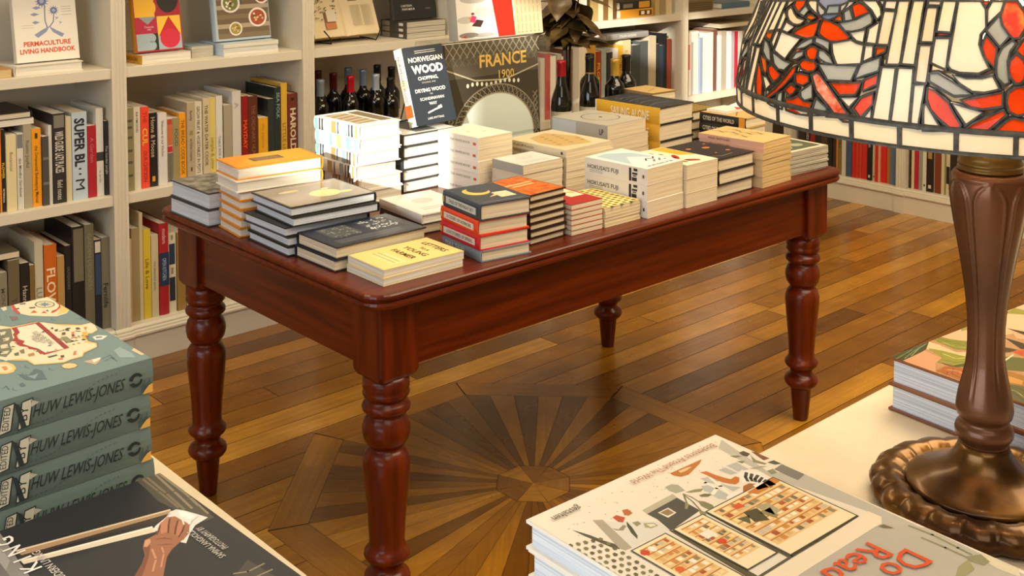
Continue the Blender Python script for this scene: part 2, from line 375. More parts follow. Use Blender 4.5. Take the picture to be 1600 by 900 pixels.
# ---------------------------------------------------------------- built-in bookcases
ZS = [0.125, 0.578, 1.003, 1.43, 1.86]; TH = [0.03, 0.034, 0.034, 0.034, 0.034]; TOPZ = 2.26
def flute(c, wd, f0, f1):
    """plan of an upright: front face with three shallow grooves; c across, f0 front, f1 back"""
    a = c - wd / 2; pts = [(a, f1), (a, f0)]
    for k in range(3):
        gx = a + wd * (0.25 + 0.25 * k); pts += [(gx - .0042, f0), (gx - .0026, f0 + .0035), (gx + .0026, f0 + .0035), (gx + .0042, f0)]
    return pts + [(a + wd, f0), (a + wd, f1)]
def bookcase(label, ups, ends, f0, back, ax, name='bookcase'):
    """ax 'x': runs along X and faces -Y; ax 'y': runs along Y and faces -X"""
    P = (lambda u, d, z: (u, d, z)) if ax == 'x' else (lambda u, d, z: (d, u, z))
    o = empty(name, Matrix.Translation(P((ends[0] + ends[1]) / 2, f0, 0)), label, 'bookcase')
    off = Vector(P((ends[0] + ends[1]) / 2, f0, 0))
    def bx(u0, u1, d0, d1, z0, z1, nm, bev=0.0015):
        m = MB(); p, q = Vector(P(u0, d0, z0)) - off, Vector(P(u1, d1, z1)) - off
        m.box([min(a, c) for a, c in zip(p, q)], [max(a, c) for a, c in zip(p, q)], WHITE); return m.build(nm, o, bev)
    bx(ends[0], ends[1], back - 0.012, back, 0.0, TOPZ, 'back_panel', 0)
    bx(ends[0], ends[1], f0 + 0.001, f0 + 0.02, 0.0, 0.093, 'plinth')
    # plinth moulding: profile swept along the run
    prof = [(0.02, 0.088), (-0.004, 0.088), (-0.008, 0.093), (-0.008, 0.099), (-0.003, 0.102), (-0.002, 0.108), (0.003, 0.111), (0.003, 0.117), (0.007, 0.121), (0.012, 0.125), (0.02, 0.125)]
    m = MB(); m.prism(prof, ends[0], ends[1], WHITE, f=lambda d, z, u: tuple(Vector(P(u, f0 + d, z)) - off)); m.build('plinth_moulding', o)
    for u in ups:
        m = MB(); m.prism(flute(u, 0.05, 0.006, back - f0 - 0.0125), 0.1252, TOPZ - 0.03, WHITE, f=lambda a, d, z: tuple(Vector(P(a, f0 + d, z)) - off)); up = m.build('upright', o)
        m = MB(); m.prism([(d - 0.006 if d < 0.015 else d, z) for d, z in prof], u - 0.029, u + 0.029, WHITE, f=lambda d, z, a: tuple(Vector(P(a, f0 + d, z)) - off))
        p, q = Vector(P(u - 0.029, f0 - 0.005, 0.0)) - off, Vector(P(u + 0.029, f0 + 0.0008, 0.088)) - off
        m.box([min(a, c) for a, c in zip(p, q)], [max(a, c) for a, c in zip(p, q)], WHITE); m.build('plinth_block', up)
    for a, c in zip(ups, ups[1:]):
        lo, hi = min(a, c), max(a, c)
        for z, th in zip(ZS, TH):
            bx(lo + 0.0252, hi - 0.0252, (f0 + 0.021 if z < .2 else f0 + 0.012), back - 0.0125, z - th, z, 'shelf')
    bx(ends[0] - 0.01, ends[1] + 0.01, f0 - 0.03, back, TOPZ - 0.03, TOPZ + 0.05, 'cornice')
    return o
bookcase('white built-in bookcase with fluted uprights along the wall behind the mahogany table', [-0.5275 + 0.7325 * k for k in range(6)] + [3.865], (-0.555, 3.89), 1.757, 2.085, 'x')
bookcase('white built-in bookcase running behind the stained glass lamp', [1.69, 1.02, 0.29, -0.44], (-0.468, 1.718), 3.918, 4.28, 'y')

# ---------------------------------------------------------------- mahogany display table
def mahog(sc): return mat('#4d1402', 0.30, coat=0.14, h2='#6c2604', scale=sc, detail=5, spec=0.28)
GX, GY, GZ = mahog((3, 55, 55)), mahog((55, 3, 55)), mahog((40, 40, 4))
T = empty('display_table', (0.766, 0.396, 0), 'polished mahogany table with turned legs and books piled all over its top', 'table')
def tl(p): return (p[0] - 0.766, p[1] - 0.396, p[2])
X0, X1, Y0, Y1 = -0.092, 1.624, -0.09, 0.884
def rrect(i, r, n=6):
    pts = []
    for cx, cy, a0 in ((X1 - i - r, Y1 - i - r, 0), (X0 + i + r, Y1 - i - r, 90), (X0 + i + r, Y0 + i + r, 180), (X1 - i - r, Y0 + i + r, 270)):
        for k in range(n + 1): pts.append((cx + r * math.cos(R(a0 + 90 * k / n)), cy + r * math.sin(R(a0 + 90 * k / n))))
    return pts
m = MB(); prof = [(0.012, 0.7285), (0.006, 0.7285), (0.0025, 0.732), (0.001, 0.737), (0.003, 0.742), (0.0062, 0.7445), (0.0062, 0.7465), (0.001, 0.749), (0.0, 0.753), (0.0015, 0.757), (0.005, 0.7597), (0.010, 0.76)]
rings = [[tl((x, y, z)) for x, y in rrect(i, 0.055 - i)] for i, z in prof]; n = len(rings[0])
vs = [p for r_ in rings for p in r_]; fs = [(j * n + k, j * n + (k + 1) % n, (j + 1) * n + (k + 1) % n, (j + 1) * n + k) for j in range(len(prof) - 1) for k in range(n)]
fs += [tuple(range(n - 1, -1, -1)), tuple((len(prof) - 1) * n + k for k in range(n))]
m.add(vs, fs, GX); m.build('tabletop', T)
LX, LY = 1.532, 0.791; hb = 0.051
for nm, a, c, gm in (('apron', (hb, -0.038, 0.578), (LX - hb, -0.014, 0.728), GX), ('apron', (hb, LY + 0.014, 0.578), (LX - hb, LY + 0.038, 0.728), GX), ('apron', (-0.038, hb, 0.578), (-0.014, LY - hb, 0.728), GY), ('apron', (LX + 0.014, hb, 0.578), (LX + 0.038, LY - hb, 0.728), GY)):
    m = MB(); m.box(tl(a), tl(c), gm); m.build(nm, T, 0.002)
LEGP = [(0.017, 0.0), (0.019, 0.004), (0.0265, 0.097), (0.029, 0.1), (0.036, 0.106), (0.0415, 0.114), (0.043, 0.122), (0.0405, 0.131), (0.033, 0.139), (0.0285, 0.143), (0.0275, 0.149), (0.031, 0.158), (0.039, 0.166), (0.0425, 0.174), (0.0415, 0.181), (0.036, 0.188), (0.0325, 0.196),
        (0.0325, 0.21), (0.0345, 0.25), (0.0375, 0.29), (0.041, 0.33), (0.0432, 0.362), (0.0432, 0.378), (0.040, 0.392), (0.034, 0.402), (0.0305, 0.405), (0.0305, 0.409), (0.0345, 0.412), (0.041, 0.424), (0.044, 0.44), (0.0435, 0.453), (0.040, 0.466), (0.0355, 0.474), (0.0335, 0.477), (0.0335, 0.479),
        (0.038, 0.482), (0.0435, 0.488), (0.0445, 0.495), (0.0415, 0.502), (0.036, 0.507), (0.0355, 0.512), (0.040, 0.515), (0.043, 0.521), (0.0425, 0.527), (0.0405, 0.5305), (0.043, 0.536), (0.044, 0.56), (0.046, 0.562)]
def leg_mesh():
    m = MB(); m.lathe([(r_ * 1.16, z) for r_, z in LEGP[:-2]] + [(0.0485, 0.562)], GZ, 40)
    s = hb - 0.001; e = s - 0.012
    ring = lambda k, z: [(-k, -s, z), (k, -s, z), (s, -k, z), (s, k, z), (k, s, z), (-k, s, z), (-s, k, z), (-s, -k, z)]
    lo = [(x * 0.93, y * 0.93, 0.5615) for x, y, z in ring(s - 0.01, 0)]; mid = ring(s - 0.006, 0.569); up = ring(s - 0.002, 0.575); top = ring(s - 0.002, 0.7283)
    vs = lo + mid + up + top; fs = [(j * 8 + k, j * 8 + (k + 1) % 8, j * 8 + 8 + (k + 1) % 8, j * 8 + 8 + k) for j in range(3) for k in range(8)] + [tuple(range(7, -1, -1)), tuple(range(24, 32))]
    m.add(vs, fs, GZ); return m.mesh('leg')
lm = leg_mesh()
for x, y in ((0, 0), (LX, 0), (LX, LY), (0, LY)): link('leg', lm, T, tl((x, y, 0)))

# ---------------------------------------------------------------- white display counters in the foreground
CTOP = mat('#ded2b8', 0.5, h2='#d2c4a6', scale=(9, 9, 9), detail=6)
CBODY = mat('#d8cdb4', 0.5)
def counter(x0, x1, y0, y1, label):
    o = empty('display_counter', ((x0 + x1) / 2, (y0 + y1) / 2, 0), label, 'table'); c = Vector(((x0 + x1) / 2, (y0 + y1) / 2, 0))
    q = lambda p: tuple(Vector(p) - c)
    m = MB(); m.box(q((x0, y0, 0.892)), q((x1, y1, 0.92)), CTOP); m.build('countertop', o, 0.003)
    i = 0.03
    for a, d in (((x0 + i, y0 + i, .8), (x1 - i, y0 + i + .02, .8918)), ((x0 + i, y1 - i - .02, .8), (x1 - i, y1 - i, .8918)), ((x0 + i, y0 + i + .0202, .8), (x0 + i + .02, y1 - i - .0202, .8918)), ((x1 - i - .02, y0 + i + .0202, .8), (x1 - i, y1 - i - .0202, .8918))):
        m = MB(); m.box(q(a), q(d), CBODY); m.build('apron', o, 0.001)
    j = i + 0.0205
    for lx in (x0 + j, x1 - j - .06):
        for ly in (y0 + j, y1 - j - .06):
            m = MB()
            T4 = Matrix.Translation(q((lx + .03, ly + .03, 0)))
            vs = []
            for z, k in ((0, .02), (.75, .029), (.8915, .029)): vs += [tuple(T4 @ Vector((sx * k, sy * k, z))) for sx, sy in ((-1, -1), (1, -1), (1, 1), (-1, 1))]
            m.add(vs, [(3, 2, 1, 0), (8, 9, 10, 11)] + [(r_ * 4 + k, r_ * 4 + (k + 1) % 4, r_ * 4 + 4 + (k + 1) % 4, r_ * 4 + 4 + k) for r_ in range(2) for k in range(4)], CBODY); m.build('leg', o, 0.002)
counter(-1.80, -0.855, -1.85, -0.03, 'white counter under the teal book stack at the left edge')
counter(-0.8545, 0.95, -1.85, -1.188, 'white counter under the stained glass lamp')
# ---------------------------------------------------------------- cover art (flat print on the covers)
def art_fill(bg):
    def f(mb, F, w, h, G): rect(mb, F, 0.03, 0.02, 0.985, 0.98, bg)
    return f
def art_orange(mb, F, w, h, G):
    rect(mb, F, .03, .03, .97, .97, '#e2912a', rough=.5); rect(mb, F, .36, .34, .72, .66, '#5f4c33', lay=1)
    for i in range(5): stroke(mb, F, [(.40, .38 + .06 * i), (.68, .38 + .06 * i)], .012, '#a98a55', 2)
    for k in (.1, .16, .84, .9): stroke(mb, F, [(k, .08), (k, .92)], .006, '#c87717', 1)
def art_moonbook(mb, F, w, h, G):
    rect(mb, F, .02, .02, .98, .98, '#8a8172', rough=.2); poly(mb, F, circ(.42, .62, .17, .17, 28), '#f0d79a', lay=1, rough=.3)
    poly(mb, F, circ(.22, .70, .09, .05, 14), '#e7cf96', lay=2); poly(mb, F, circ(.33, .42, .05, .03, 12), '#efe0b4', lay=2); poly(mb, F, circ(.70, .30, .12, .05, 14), '#c8b88f', lay=1)
    stroke(mb, F, [(.1, .12), (.6, .12)], .02, '#b9ad94', 1)
def art_navyprint(mb, F, w, h, G):
    rect(mb, F, .02, .02, .98, .98, '#262c3a', rough=.35); rnd = random.Random(4)
    rect(mb, F, .12, .14, .60, .46, '#474b50', lay=1); rect(mb, F, .12, .56, .72, .90, '#3a414c', lay=1)
    for y0, y1, n, c in ((.16, .44, 60, '#8a8c84'), (.58, .88, 80, '#cfd2d0')):
        for i in range(n):
            x, y = rnd.uniform(.14, .62), rnd.uniform(y0, y1); r = rnd.uniform(.004, .018)
            poly(mb, F, circ(x, y, r * 1.6, r, 6), c, lay=2)
    for i in range(3): stroke(mb, F, [(.74 + .06 * i, .1), (.74 + .06 * i, .8)], .012, '#878a90', 1)
def art_letters(mb, F, w, h, G):
    rect(mb, F, 0.01, .01, .99, .99, '#e9cf83'); rnd = random.Random(2)
    for i in range(7):
        x = .30 + .085 * i; poly(mb, F, [(x, .34), (x + .05, .34), (x + .01, .16), (x - .03, .16)], '#f3e2ac', lay=1)
    for s, y in (('LETTERS', .82), ('TO A', .70), ('YOUNG', .57), ('FARMER', .42)): put_text(mb, G, s, w * .52, h * y, h * (.075 if s != 'TO A' else .045), '#5a4514', maxw=w * .8, bold=.015)
    for y in (.28, .22): stroke(mb, F, [(.2, y), (.8, y)], .012, '#a98d47', 2)
def art_grey(mb, F, w, h, G):
    rect(mb, F, .02, .02, .98, .98, '#d9d8d2', rough=.3); poly(mb, F, circ(.5, .6, .2, .12), '#c2c4c2', lay=1)
    for y in (.2, .27): stroke(mb, F, [(.2, y), (.8, y)], .015, '#8f918f', 1)
def art_moon(mb, F, w, h, G):
    rect(mb, F, .03, .02, .98, .98, '#33424f', rough=.4)
    poly(mb, F, circ(.40, .66, .24, .20, 16, 130, 330) + list(reversed(circ(.47, .72, .19, .155, 16, 130, 330))), '#e9bd55', lay=1)
    rect(mb, F, .58, .22, .88, .50, '#e6d7b2', lay=1)
    for i in range(4): stroke(mb, F, [(.62, .27 + .05 * i), (.84, .27 + .05 * i)], .01, '#9b8d6c', 2)
    poly(mb, F, [(.40, .30), (.62, .34), (.60, .42)], '#d7b978', lay=2); stroke(mb, F, [(.1, .08), (.9, .08)], .012, '#7d8b94', 1)
def art_marble(mb, F, w, h, G):
    poly(mb, F, [(.02, .02), (.98, .02), (.98, .98), (.02, .98)], '#b34a10', h2='#d8772a', scale=(60, 60, 60), rough=.45)
    for y, a in ((.62, .34), (.52, .28)): stroke(mb, F, [(.5 - a, y), (.5 + a, y)], .05, '#eeb684', 1)
def art_redlabel(mb, F, w, h, G):
    rect(mb, F, .01, .01, .99, .99, '#a3221e'); rect(mb, F, .08, .50, .62, .93, '#e8d8b4', lay=1); poly(mb, F, [(.3, .6), (.46, .86), (.36, .88)], '#c39a5c', lay=2)
def art_fish(mb, F, w, h, G):
    rect(mb, F, .01, .01, .99, .99, '#e9cf7e'); rnd = random.Random(9)
    for i in range(9):
        for j in range(7):
            x, y = .06 + .11 * i + .05 * (j % 2), .08 + .135 * j
            poly(mb, F, [(x - .045, y - .03), (x + .015, y - .045), (x + .05, y + .02), (x - .01, y + .04)], '#2e2b22' if rnd.random() < .8 else '#8d7c3c', lay=1)
def art_hokusai(mb, F, w, h, G):
    rect(mb, F, .01, .01, .99, .99, '#e7e3da'); poly(mb, F, [(.10, .30), (.88, .42), (.84, .74), (.60, .86), (.42, .93), (.14, .90)], '#a9bcc9', lay=1)
    poly(mb, F, [(.10, .30), (.5, .62), (.9, .36)], '#c8d4da', lay=2)
    for a in range(7): poly(mb, F, circ(.58 + .05 * a, .22 + .03 * (a % 3), .025, .02, 8), '#2a2e33', lay=3)
    stroke(mb, F, [(.5, .3), (.62, .38), (.74, .33), (.86, .40)], .022, '#2a2e33', 3)
    put_text(mb, G, "HOKUSAI'S FUJI", w * .5, h * .06, h * .05, '#33363a', maxw=w * .8)
def art_redleaf(mb, F, w, h, G):
    rect(mb, F, .01, .01, .99, .99, '#ecdfbe'); poly(mb, F, [(.02, .60), (.5, .66), (.62, .98), (.02, .98)], '#e0a12e', lay=1)
    for x, y, a in ((.72, .22, 20), (.82, .5, 70), (.55, .45, 130)):
        c, s = math.cos(R(a)), math.sin(R(a)); poly(mb, F, [(x + c * u - s * v, y + s * u + c * v) for u, v in circ(0, 0, .17, .06, 14)], '#b32a1c', lay=2)
    for i in range(6): poly(mb, F, circ(.2 + .12 * i, .30 + .1 * (i % 2), .05, .035, 8), '#7a4a20', lay=2)
def art_night(mb, F, w, h, G):
    rect(mb, F, .01, .01, .99, .99, '#25242a', rough=.4)
    for x, y, r in ((.3, .7, .06), (.62, .6, .085), (.75, .30, .05), (.42, .3, .03), (.85, .78, .03)): poly(mb, F, circ(x, y, r, r * .6, 10), '#b5713a', lay=1)
    stroke(mb, F, [(.1, .2), (.3, .12), (.6, .14)], .02, '#7d6a50', 1)
def art_sketch(mb, F, w, h, G):
    rect(mb, F, .01, .01, .99, .99, '#cfae76'); 
    for i, (x, y) in enumerate(((.25, .35), (.4, .55), (.55, .4), (.66, .62), (.35, .75), (.7, .3))):
        stroke(mb, F, [(x, y), (x + .12, y + .14), (x + .05, y + .22)], .03, '#7d5c2e', 1); stroke(mb, F, [(x - .05, y + .1), (x + .16, y + .02)], .02, '#96743f', 1)
def art_mag(mb, F, w, h, G):
    rect(mb, F, .01, .01, .99, .99, '#c9c3a8'); rect(mb, F, .06, .08, .92, .80, '#54594a', lay=1)
    for x, y in ((.4, .5), (.62, .3), (.3, .25)): poly(mb, F, circ(x, y, .13, .09, 10), '#9ea084', lay=2)
    rect(mb, F, .1, .84, .7, .94, '#7e8272', lay=1)
def art_stripe(mb, F, w, h, G):
    rect(mb, F, .02, .02, .98, .98, '#efe9dc'); rect(mb, F, .10, .12, .60, .9, '#8d7c62', lay=1); rect(mb, F, .66, .12, .94, .9, '#6d5c46', lay=1)
    for i in range(5): stroke(mb, F, [(.14, .2 + .15 * i), (.56, .26 + .15 * i)], .03, '#c9b892', 2)
def art_mapcover(mb, F, w, h, G):
    rect(mb, F, .01, .01, .99, .99, '#cdbf9e'); poly(mb, F, [(.15, .2), (.7, .1), (.9, .5), (.7, .9), (.25, .8), (.1, .5)], '#bda06a', lay=1)
    for i in range(12): poly(mb, F, circ(.25 + .05 * i, .3 + .11 * (i % 5), .045, .03, 7), '#a3834b', lay=2)
def art_ring(mb, F, w, h, G):
    rect(mb, F, .01, .01, .99, .99, '#b3afa4', rough=.35); k = w / h
    poly(mb, F, circ(.55, .5, .33, .33 * k, 40) + list(reversed(circ(.55, .5, .315, .315 * k, 40))), '#2b2b2b', lay=1); poly(mb, F, circ(.55, .5, .035, .035 * k), '#2b2b2b', lay=1)
def art_sea(mb, F, w, h, G):
    rect(mb, F, .02, .01, .99, .99, '#272d35', rough=.35)
    for i in range(9):
        y = .12 + .09 * i; stroke(mb, F, [(.1 + .02 * i, y), (.4, y + .05), (.75, y + .02)], .02, '#56646f' if i % 2 else '#3d4751', 1)
def art_weave(mb, F, w, h, G):
    rect(mb, F, .01, .01, .99, .99, '#9c8346')
    for i in range(8):
        for j in range(6): poly(mb, F, [(.04 + .12 * i, .06 + .16 * j), (.13 + .12 * i, .08 + .16 * j), (.10 + .12 * i, .15 + .16 * j)], '#4b3b1c', lay=1)
def art_beige(mb, F, w, h, G):
    rect(mb, F, .01, .01, .99, .99, '#c7a76d'); stroke(mb, F, [(.2, .3), (.7, .5), (.6, .7)], .03, '#8a6b38', 1)
def art_white(mb, F, w, h, G):
    rect(mb, F, .01, .01, .99, .99, '#e9e2d2'); poly(mb, F, circ(.35, .55, .03), '#b8a98c', lay=1); stroke(mb, F, [(.6, .4), (.7, .4)], .02, '#6b5a48', 1)
def art_patchgrey(mb, F, w, h, G):
    poly(mb, F, [(.01, .01), (.99, .01), (.99, .99), (.01, .99)], '#4c4a44', h2='#8d897e', scale=(45, 45, 45))
def art_silver(mb, F, w, h, G):
    rect(mb, F, .02, .02, .98, .98, '#d7d7d4', rough=.25); rect(mb, F, .3, .1, .7, .9, '#56585a', lay=1)

# ---------------------------------------------------------------- books piled on the mahogany table
Z0 = 0.7604
def rep(n, **k): return [dict(k) for _ in range(n)]
G_ = 'books piled on the mahogany table'
stack('A', -0.083, 0.612, 0.19, 0.200, 0, [dict(look='thick book with grey mottled cover', t=.041, kind='hard', col='#3c3b38', page='cool', cover=art_patchgrey, mode='D')] + [dict(look='thick book with grey mottled cover', t=.041, kind='hard', col='#3c3b38', page='cool', mode='D')], 'grey pile at far left table corner', Z0, G_)
OB = dict(t=.0215, kind='hard', col='#d98a1f', page='white')
stack('D', -0.072, 0.478, 0.222, 0.126, -6, [dict(OB, look='orange covered hardback', cover=art_orange, d=(-.004, .002, 0), t=.030), dict(OB, look='white jacketed book with orange back', col='#f2ead9', spcol='#e8a33c', d=(-.008, -.004, 0), t=.027)] + [dict(OB, look='orange edged hardback') for _ in range(5)], 'orange pile near left end', Z0, G_)
MB1 = dict(t=.0215, kind='hard', col='#24221f', page='cool', mode='D')
stack('D', -0.068, 0.274, 0.226, 0.186, -2, [dict(MB1, look='square book with pale moon on grey cover', cover=art_moonbook, d=(.008, 0, -1)), dict(MB1, look='square black edged book', d=(.01, -.006, -2)), dict(MB1, look='square black edged book', d=(-.003, .003, 1)), dict(MB1, look='square black edged book'), dict(MB1, look='square black edged book')], 'square pile with moon cover', Z0, G_)
stack('B', -0.048, 0.110, 0.241, 0.158, 0, [dict(look='navy book with white printed panels', t=.027, kind='hard', col='#20242f', page='cream', cover=art_navyprint), dict(look='navy covered book', t=.026, kind='hard', col='#20242f', page='cream', d=(-.006, -.001, 0))], 'navy pair at front left', Z0, G_)
stack('B', -0.027, -0.034, 0.208, 0.137, -2, [dict(look='yellow Letters to a Young Farmer paperback', t=.0165, col='#e9d18c', page='white', cover=art_letters, d=(0, 0, 0)), dict(look='second yellow paperback', t=.0165, col='#e9d18c', page='white', d=(-.004, -.003, 1))], 'yellow pair at front corner', Z0, G_)
stack('A', 0.258, 0.208, 0.150, 0.196, -5, [dict(look='grey white glossy book', t=.022, kind='hard', col='#d5d4cf', page='white', cover=art_grey), dict(look='navy spined book', t=.026, kind='hard', col='#22262f', page='cream', d=(.004, .004, 0), spine=[('t', 'THE SEA', .1, .5, .4, '#7d8797')])], 'pair between navy books and white pile', Z0, G_)
def mspine(bg, lab, txt): return (('b', .06, .94, bg, .18, .80), ('b', .10, .90, lab, .28, .72), ('t', txt, .18, .84, .22, '#4a4a45'), ('b', .02, .055, '#d9b24c', .3, .7))
stack('A', 0.222, -0.048, 0.133, 0.164, -9, [dict(look='navy book with crescent moon', t=.036, kind='hard', col='#33424f', page='cream', spine=mspine('#3d4d5a', '#c9ccc6', 'TALES OF THE NIGHT SKY'), cover=art_moon), dict(look='orange red hardback', t=.033, kind='hard', col='#e2481c', page='cream', spine=mspine('#d8431a', '#d8cfc0', 'A COURT OF HORRORS'), d=(-.004, .003, 0)), dict(look='crimson hardback', t=.033, kind='hard', col='#cf2733', page='cream', spine=mspine('#c2242f', '#d8cfc0', 'LOVE STORIES OF SPRING'), d=(.0, .0, 1)), dict(look='blue grey hardback', t=.025, kind='hard', col='#7f919c', page='cream', spine=(('t', 'FOLK TALES', .1, .6, .35, '#dfe3e4'),))], 'moon pile at table front', Z0, G_)
OM = dict(t=.0165, kind='hard', col='#2a140c', page='cream')
stack('A', 0.387, -0.030, 0.120, 0.160, 2, [dict(OM, look='slim book with marbled orange cover', cover=art_marble)] + [dict(OM, look='slim dark brown hardback') for _ in range(6)], 'pile under marbled orange cover', Z0, G_)
RP = dict(t=.0122, col='#a3221e', page='cream')
stack('B', 0.514, -0.038, 0.103, 0.150, -2, [dict(RP, look='small red paperback with cream label', cover=art_redlabel)] + [dict(RP, look='small red paperback') for _ in range(5)], 'low pile beside marbled orange books', Z0, G_)
FP = dict(t=.0078, col='#d7c48c', page='cream')
stack('B', 0.625, -0.042, 0.128, 0.165, 0, [dict(FP, look='slim yellow paperback with black fish pattern', cover=art_fish)] + [dict(FP, look='slim yellow paperback') for _ in range(5)], 'low pile before white Fuji books', Z0, G_)
HS = (('t', "HOKUSAI'S FUJI", .05, .55, .26, '#4a4844'), ('b', .08, .30, '#8c8b86', .16, .19), ('b', .08, .30, '#8c8b86', .26, .29), ('b', .72, .755, '#22252a', .1, .9), ('b', .765, .84, '#22252a', .12, .34), ('b', .77, .85, '#22252a', .52, .64), ('b', .78, .835, '#5a5c60', .40, .48), ('b', .79, .85, '#22252a', .74, .9), ('b', .93, .955, '#3a3a3a', .4, .6))
HB = dict(t=.0415, col='#e9e5dc', page='cream', spine=HS)
stack('A', 0.763, -0.056, 0.149, 0.206, 3, [dict(HB, look="thick white Fuji paperback with pale blue mountain", cover=art_hokusai), dict(HB, look="thick white Fuji paperback"), dict(HB, look="thick white Fuji paperback", d=(0, 0, 0))], 'white Fuji pile', Z0, G_, .0008)
stack('B', 0.916, -0.057, 0.128, 0.194, 0, [dict(look='paperback with red leaves on cover', t=.037, col='#e7d9b5', page='cream', cover=art_redleaf)] + rep(2, look='thick cream paperback', t=.037, col='#e7d9b5', page='cream'), 'pile right of white Fuji books', Z0, G_, .0008)
NB = dict(t=.0347, kind='hard', col='#22242e', page='cream')
stack('A', 1.056, -0.050, 0.164, 0.198, 1, [dict(NB, look='black book with copper spots', cover=art_night), dict(NB, look='dark navy hardback', d=(.002, -.004, 0)), dict(NB, look='dark navy hardback', d=(0, .002, 0))], 'dark pile third from right front end', Z0, G_)
SK = dict(t=.0156, col='#cda977', page='tan', spine=(('t', 'FIELD SKETCHES', .1, .55, .35, '#6e4a2a'),))
stack('A', 1.235, -0.064, 0.146, 0.214, 3, [dict(SK, look='tan book with pencil sketch cover', spcol='#d6a58e', cover=art_sketch, d=(.004, .0, 1)), dict(SK, look='tan book with pinkish spine', spcol='#d6a58e')] + [dict(SK, look='tan paperback', spcol='#cbb286') for _ in range(6)], 'tan pile near right front end', Z0, G_)
MG = dict(t=.0055, col='#b9b4a0', page='grey', name='magazine', cat='magazine')
stack('A', 1.402, -0.030, 0.194, 0.205, -3, [dict(MG, look='magazine with dark leafy cover', cover=art_mag)] + [dict(MG, look='thin magazine') for _ in range(11)], 'magazine pile at right front corner', Z0, 'magazines on the mahogany table')
SPW = (('b', .02, .09, '#7fb3b4'), ('b', .12, .15, '#2f3b45'), ('b', .18, .21, '#2f3b45'), ('b', .40, .50, '#b79a62'), ('b', .54, .56, '#45525c'), ('b', .66, .74, '#9fb9bd'), ('b', .78, .80, '#37424b'), ('b', .84, .87, '#37424b'), ('b', .93, .96, '#d9a95a'))
SPT = (('b', .02, .1, '#8fc7c4'), ('b', .34, .4, '#8fc7c4'), ('b', .5, .6, '#c9b183'), ('b', .72, .8, '#8fc7c4'), ('b', .9, .97, '#9ccac7'))
SB = dict(t=.0345, kind='hard', col='#efeadf', page='white', spine=SPW)
stack('A', 0.312, 0.535, 0.136, 0.206, 0, [dict(SB, look='white hardback with brown photo cover', cover=art_stripe, d=(0, .002, 1)), dict(SB, look='teal banded white hardback', spine=SPT, d=(-.003, 0, 0)), dict(SB, look='white hardback with striped spine', d=(-.012, -.004, -2)), dict(SB, look='white hardback with striped spine', d=(-.012, .0, 2)), dict(SB, look='white hardback with striped spine', d=(0, 0, 0)), dict(SB, look='white hardback with striped spine')], 'white striped pile at table back', Z0, G_)
ZB = dict(t=.0315, kind='hard', col='#3a3c3e', page='white')
ztop17 = stack('A', 0.470, 0.560, 0.190, 0.185, 0, [dict(ZB, look='black backed white paged hardback', cover=art_silver)] + [dict(ZB, look='black backed white paged hardback') for _ in range(4)], 'pile under the Norwegian Wood book', Z0, G_)
WP = dict(t=.0316, col='#eae4d8', page='cream', spine=(('t', 'THE WHITE BOOK', .30, .80, .2, '#a39b8d'), ('b', .87, .94, '#c9573a', .34, .56)))
stack('A', 0.594, 0.392, 0.128, 0.164, 2, [dict(WP, look='thick white paperback', cover=art_white)] + [dict(WP, look='white red-marked paperback') for _ in range(4)], 'white pile before France book', Z0, G_)
stack('A', 0.632, 0.258, 0.146, 0.122, 0, [dict(look='grey topped small book', t=.024, kind='paper', col='#a9a7a0', page='cream', cover=art_grey)] + rep(3, look='small cream book', t=.0255, col='#dcd3bd', page='cream'), 'small pile behind red paperbacks', Z0, G_)
MP = dict(t=.0196, col='#d6c9ab', page='cream', spine=(('t', 'ATLAS OF PLACES', .08, .5, .3, '#8a7752'), ('b', .92, .95, '#3a352c', .3, .7)))
stack('A', 0.792, 0.258, 0.192, 0.232, 0, [dict(MP, look='beige paperback with ochre map cover', cover=art_mapcover, d=(.0, .0, 2))] + [dict(MP, look='beige paperback') for _ in range(5)], 'beige pile with ochre map cover', Z0, G_)
RB = dict(t=.043, col='#b3afa4', page='cream')
stack('A', 1.096, 0.388, 0.184, 0.225, 4, [dict(RB, look='grey book with black ring on cover', cover=art_ring, spine=(('b', .03, .45, '#c6ccd2', .05, .95), ('t', 'LP', .86, .93, .4, '#222222')), t=.042), dict(RB, look='thick pale book', col='#d3c8ae', a=.196), dict(RB, look='thick pale book', col='#d3c8ae', a=.198)], 'grey ring pile by the bottles', Z0, G_)
SA = dict(t=.0525, kind='hard', col='#262c34', page='cream', spcol='#d8a72f', spine=(('t', 'SAILING ALONE', .25, .85, .5, '#f2e6c4', .015), ('b', .0, .02, '#f0e9da', .0, 1.0)))
stack('A', 1.311, 0.372, 0.176, 0.258, 3, [dict(SA, look='thick Sailing Alone hardback with dark sea cover', cover=art_sea), dict(SA, look='thick yellow spined hardback'), dict(SA, look='thick yellow spined hardback')], 'yellow spined Sailing Alone pile', Z0, G_, .001)
WV = dict(t=.0298, kind='hard', col='#3e3016', page='cream')
stack('A', 1.508, 0.402, 0.122, 0.150, 0, [dict(WV, look='brown woven pattern hardback', cover=art_weave)] + [dict(WV, look='dark brown hardback') for _ in range(3)], 'woven cover pile by right table end', Z0, G_)
stack('A', 1.512, 0.575, 0.118, 0.140, -3, [dict(look='tan book', t=.04, kind='hard', col='#8a7147', page='cream', cover=art_beige)] + rep(3, look='tan hardback', t=.039, kind='hard', col='#8a7147', page='cream'), 'tan pile at far right corner', Z0, G_)
KS = dict(t=.031, kind='hard', col='#c7a76d', spcol='#191715', page='cream', spine=(('t', 'CITIES OF THE WORLD', .08, .76, .4, '#d8cdb4'), ('b', .86, .99, '#e0962a', .0, 1.0)))
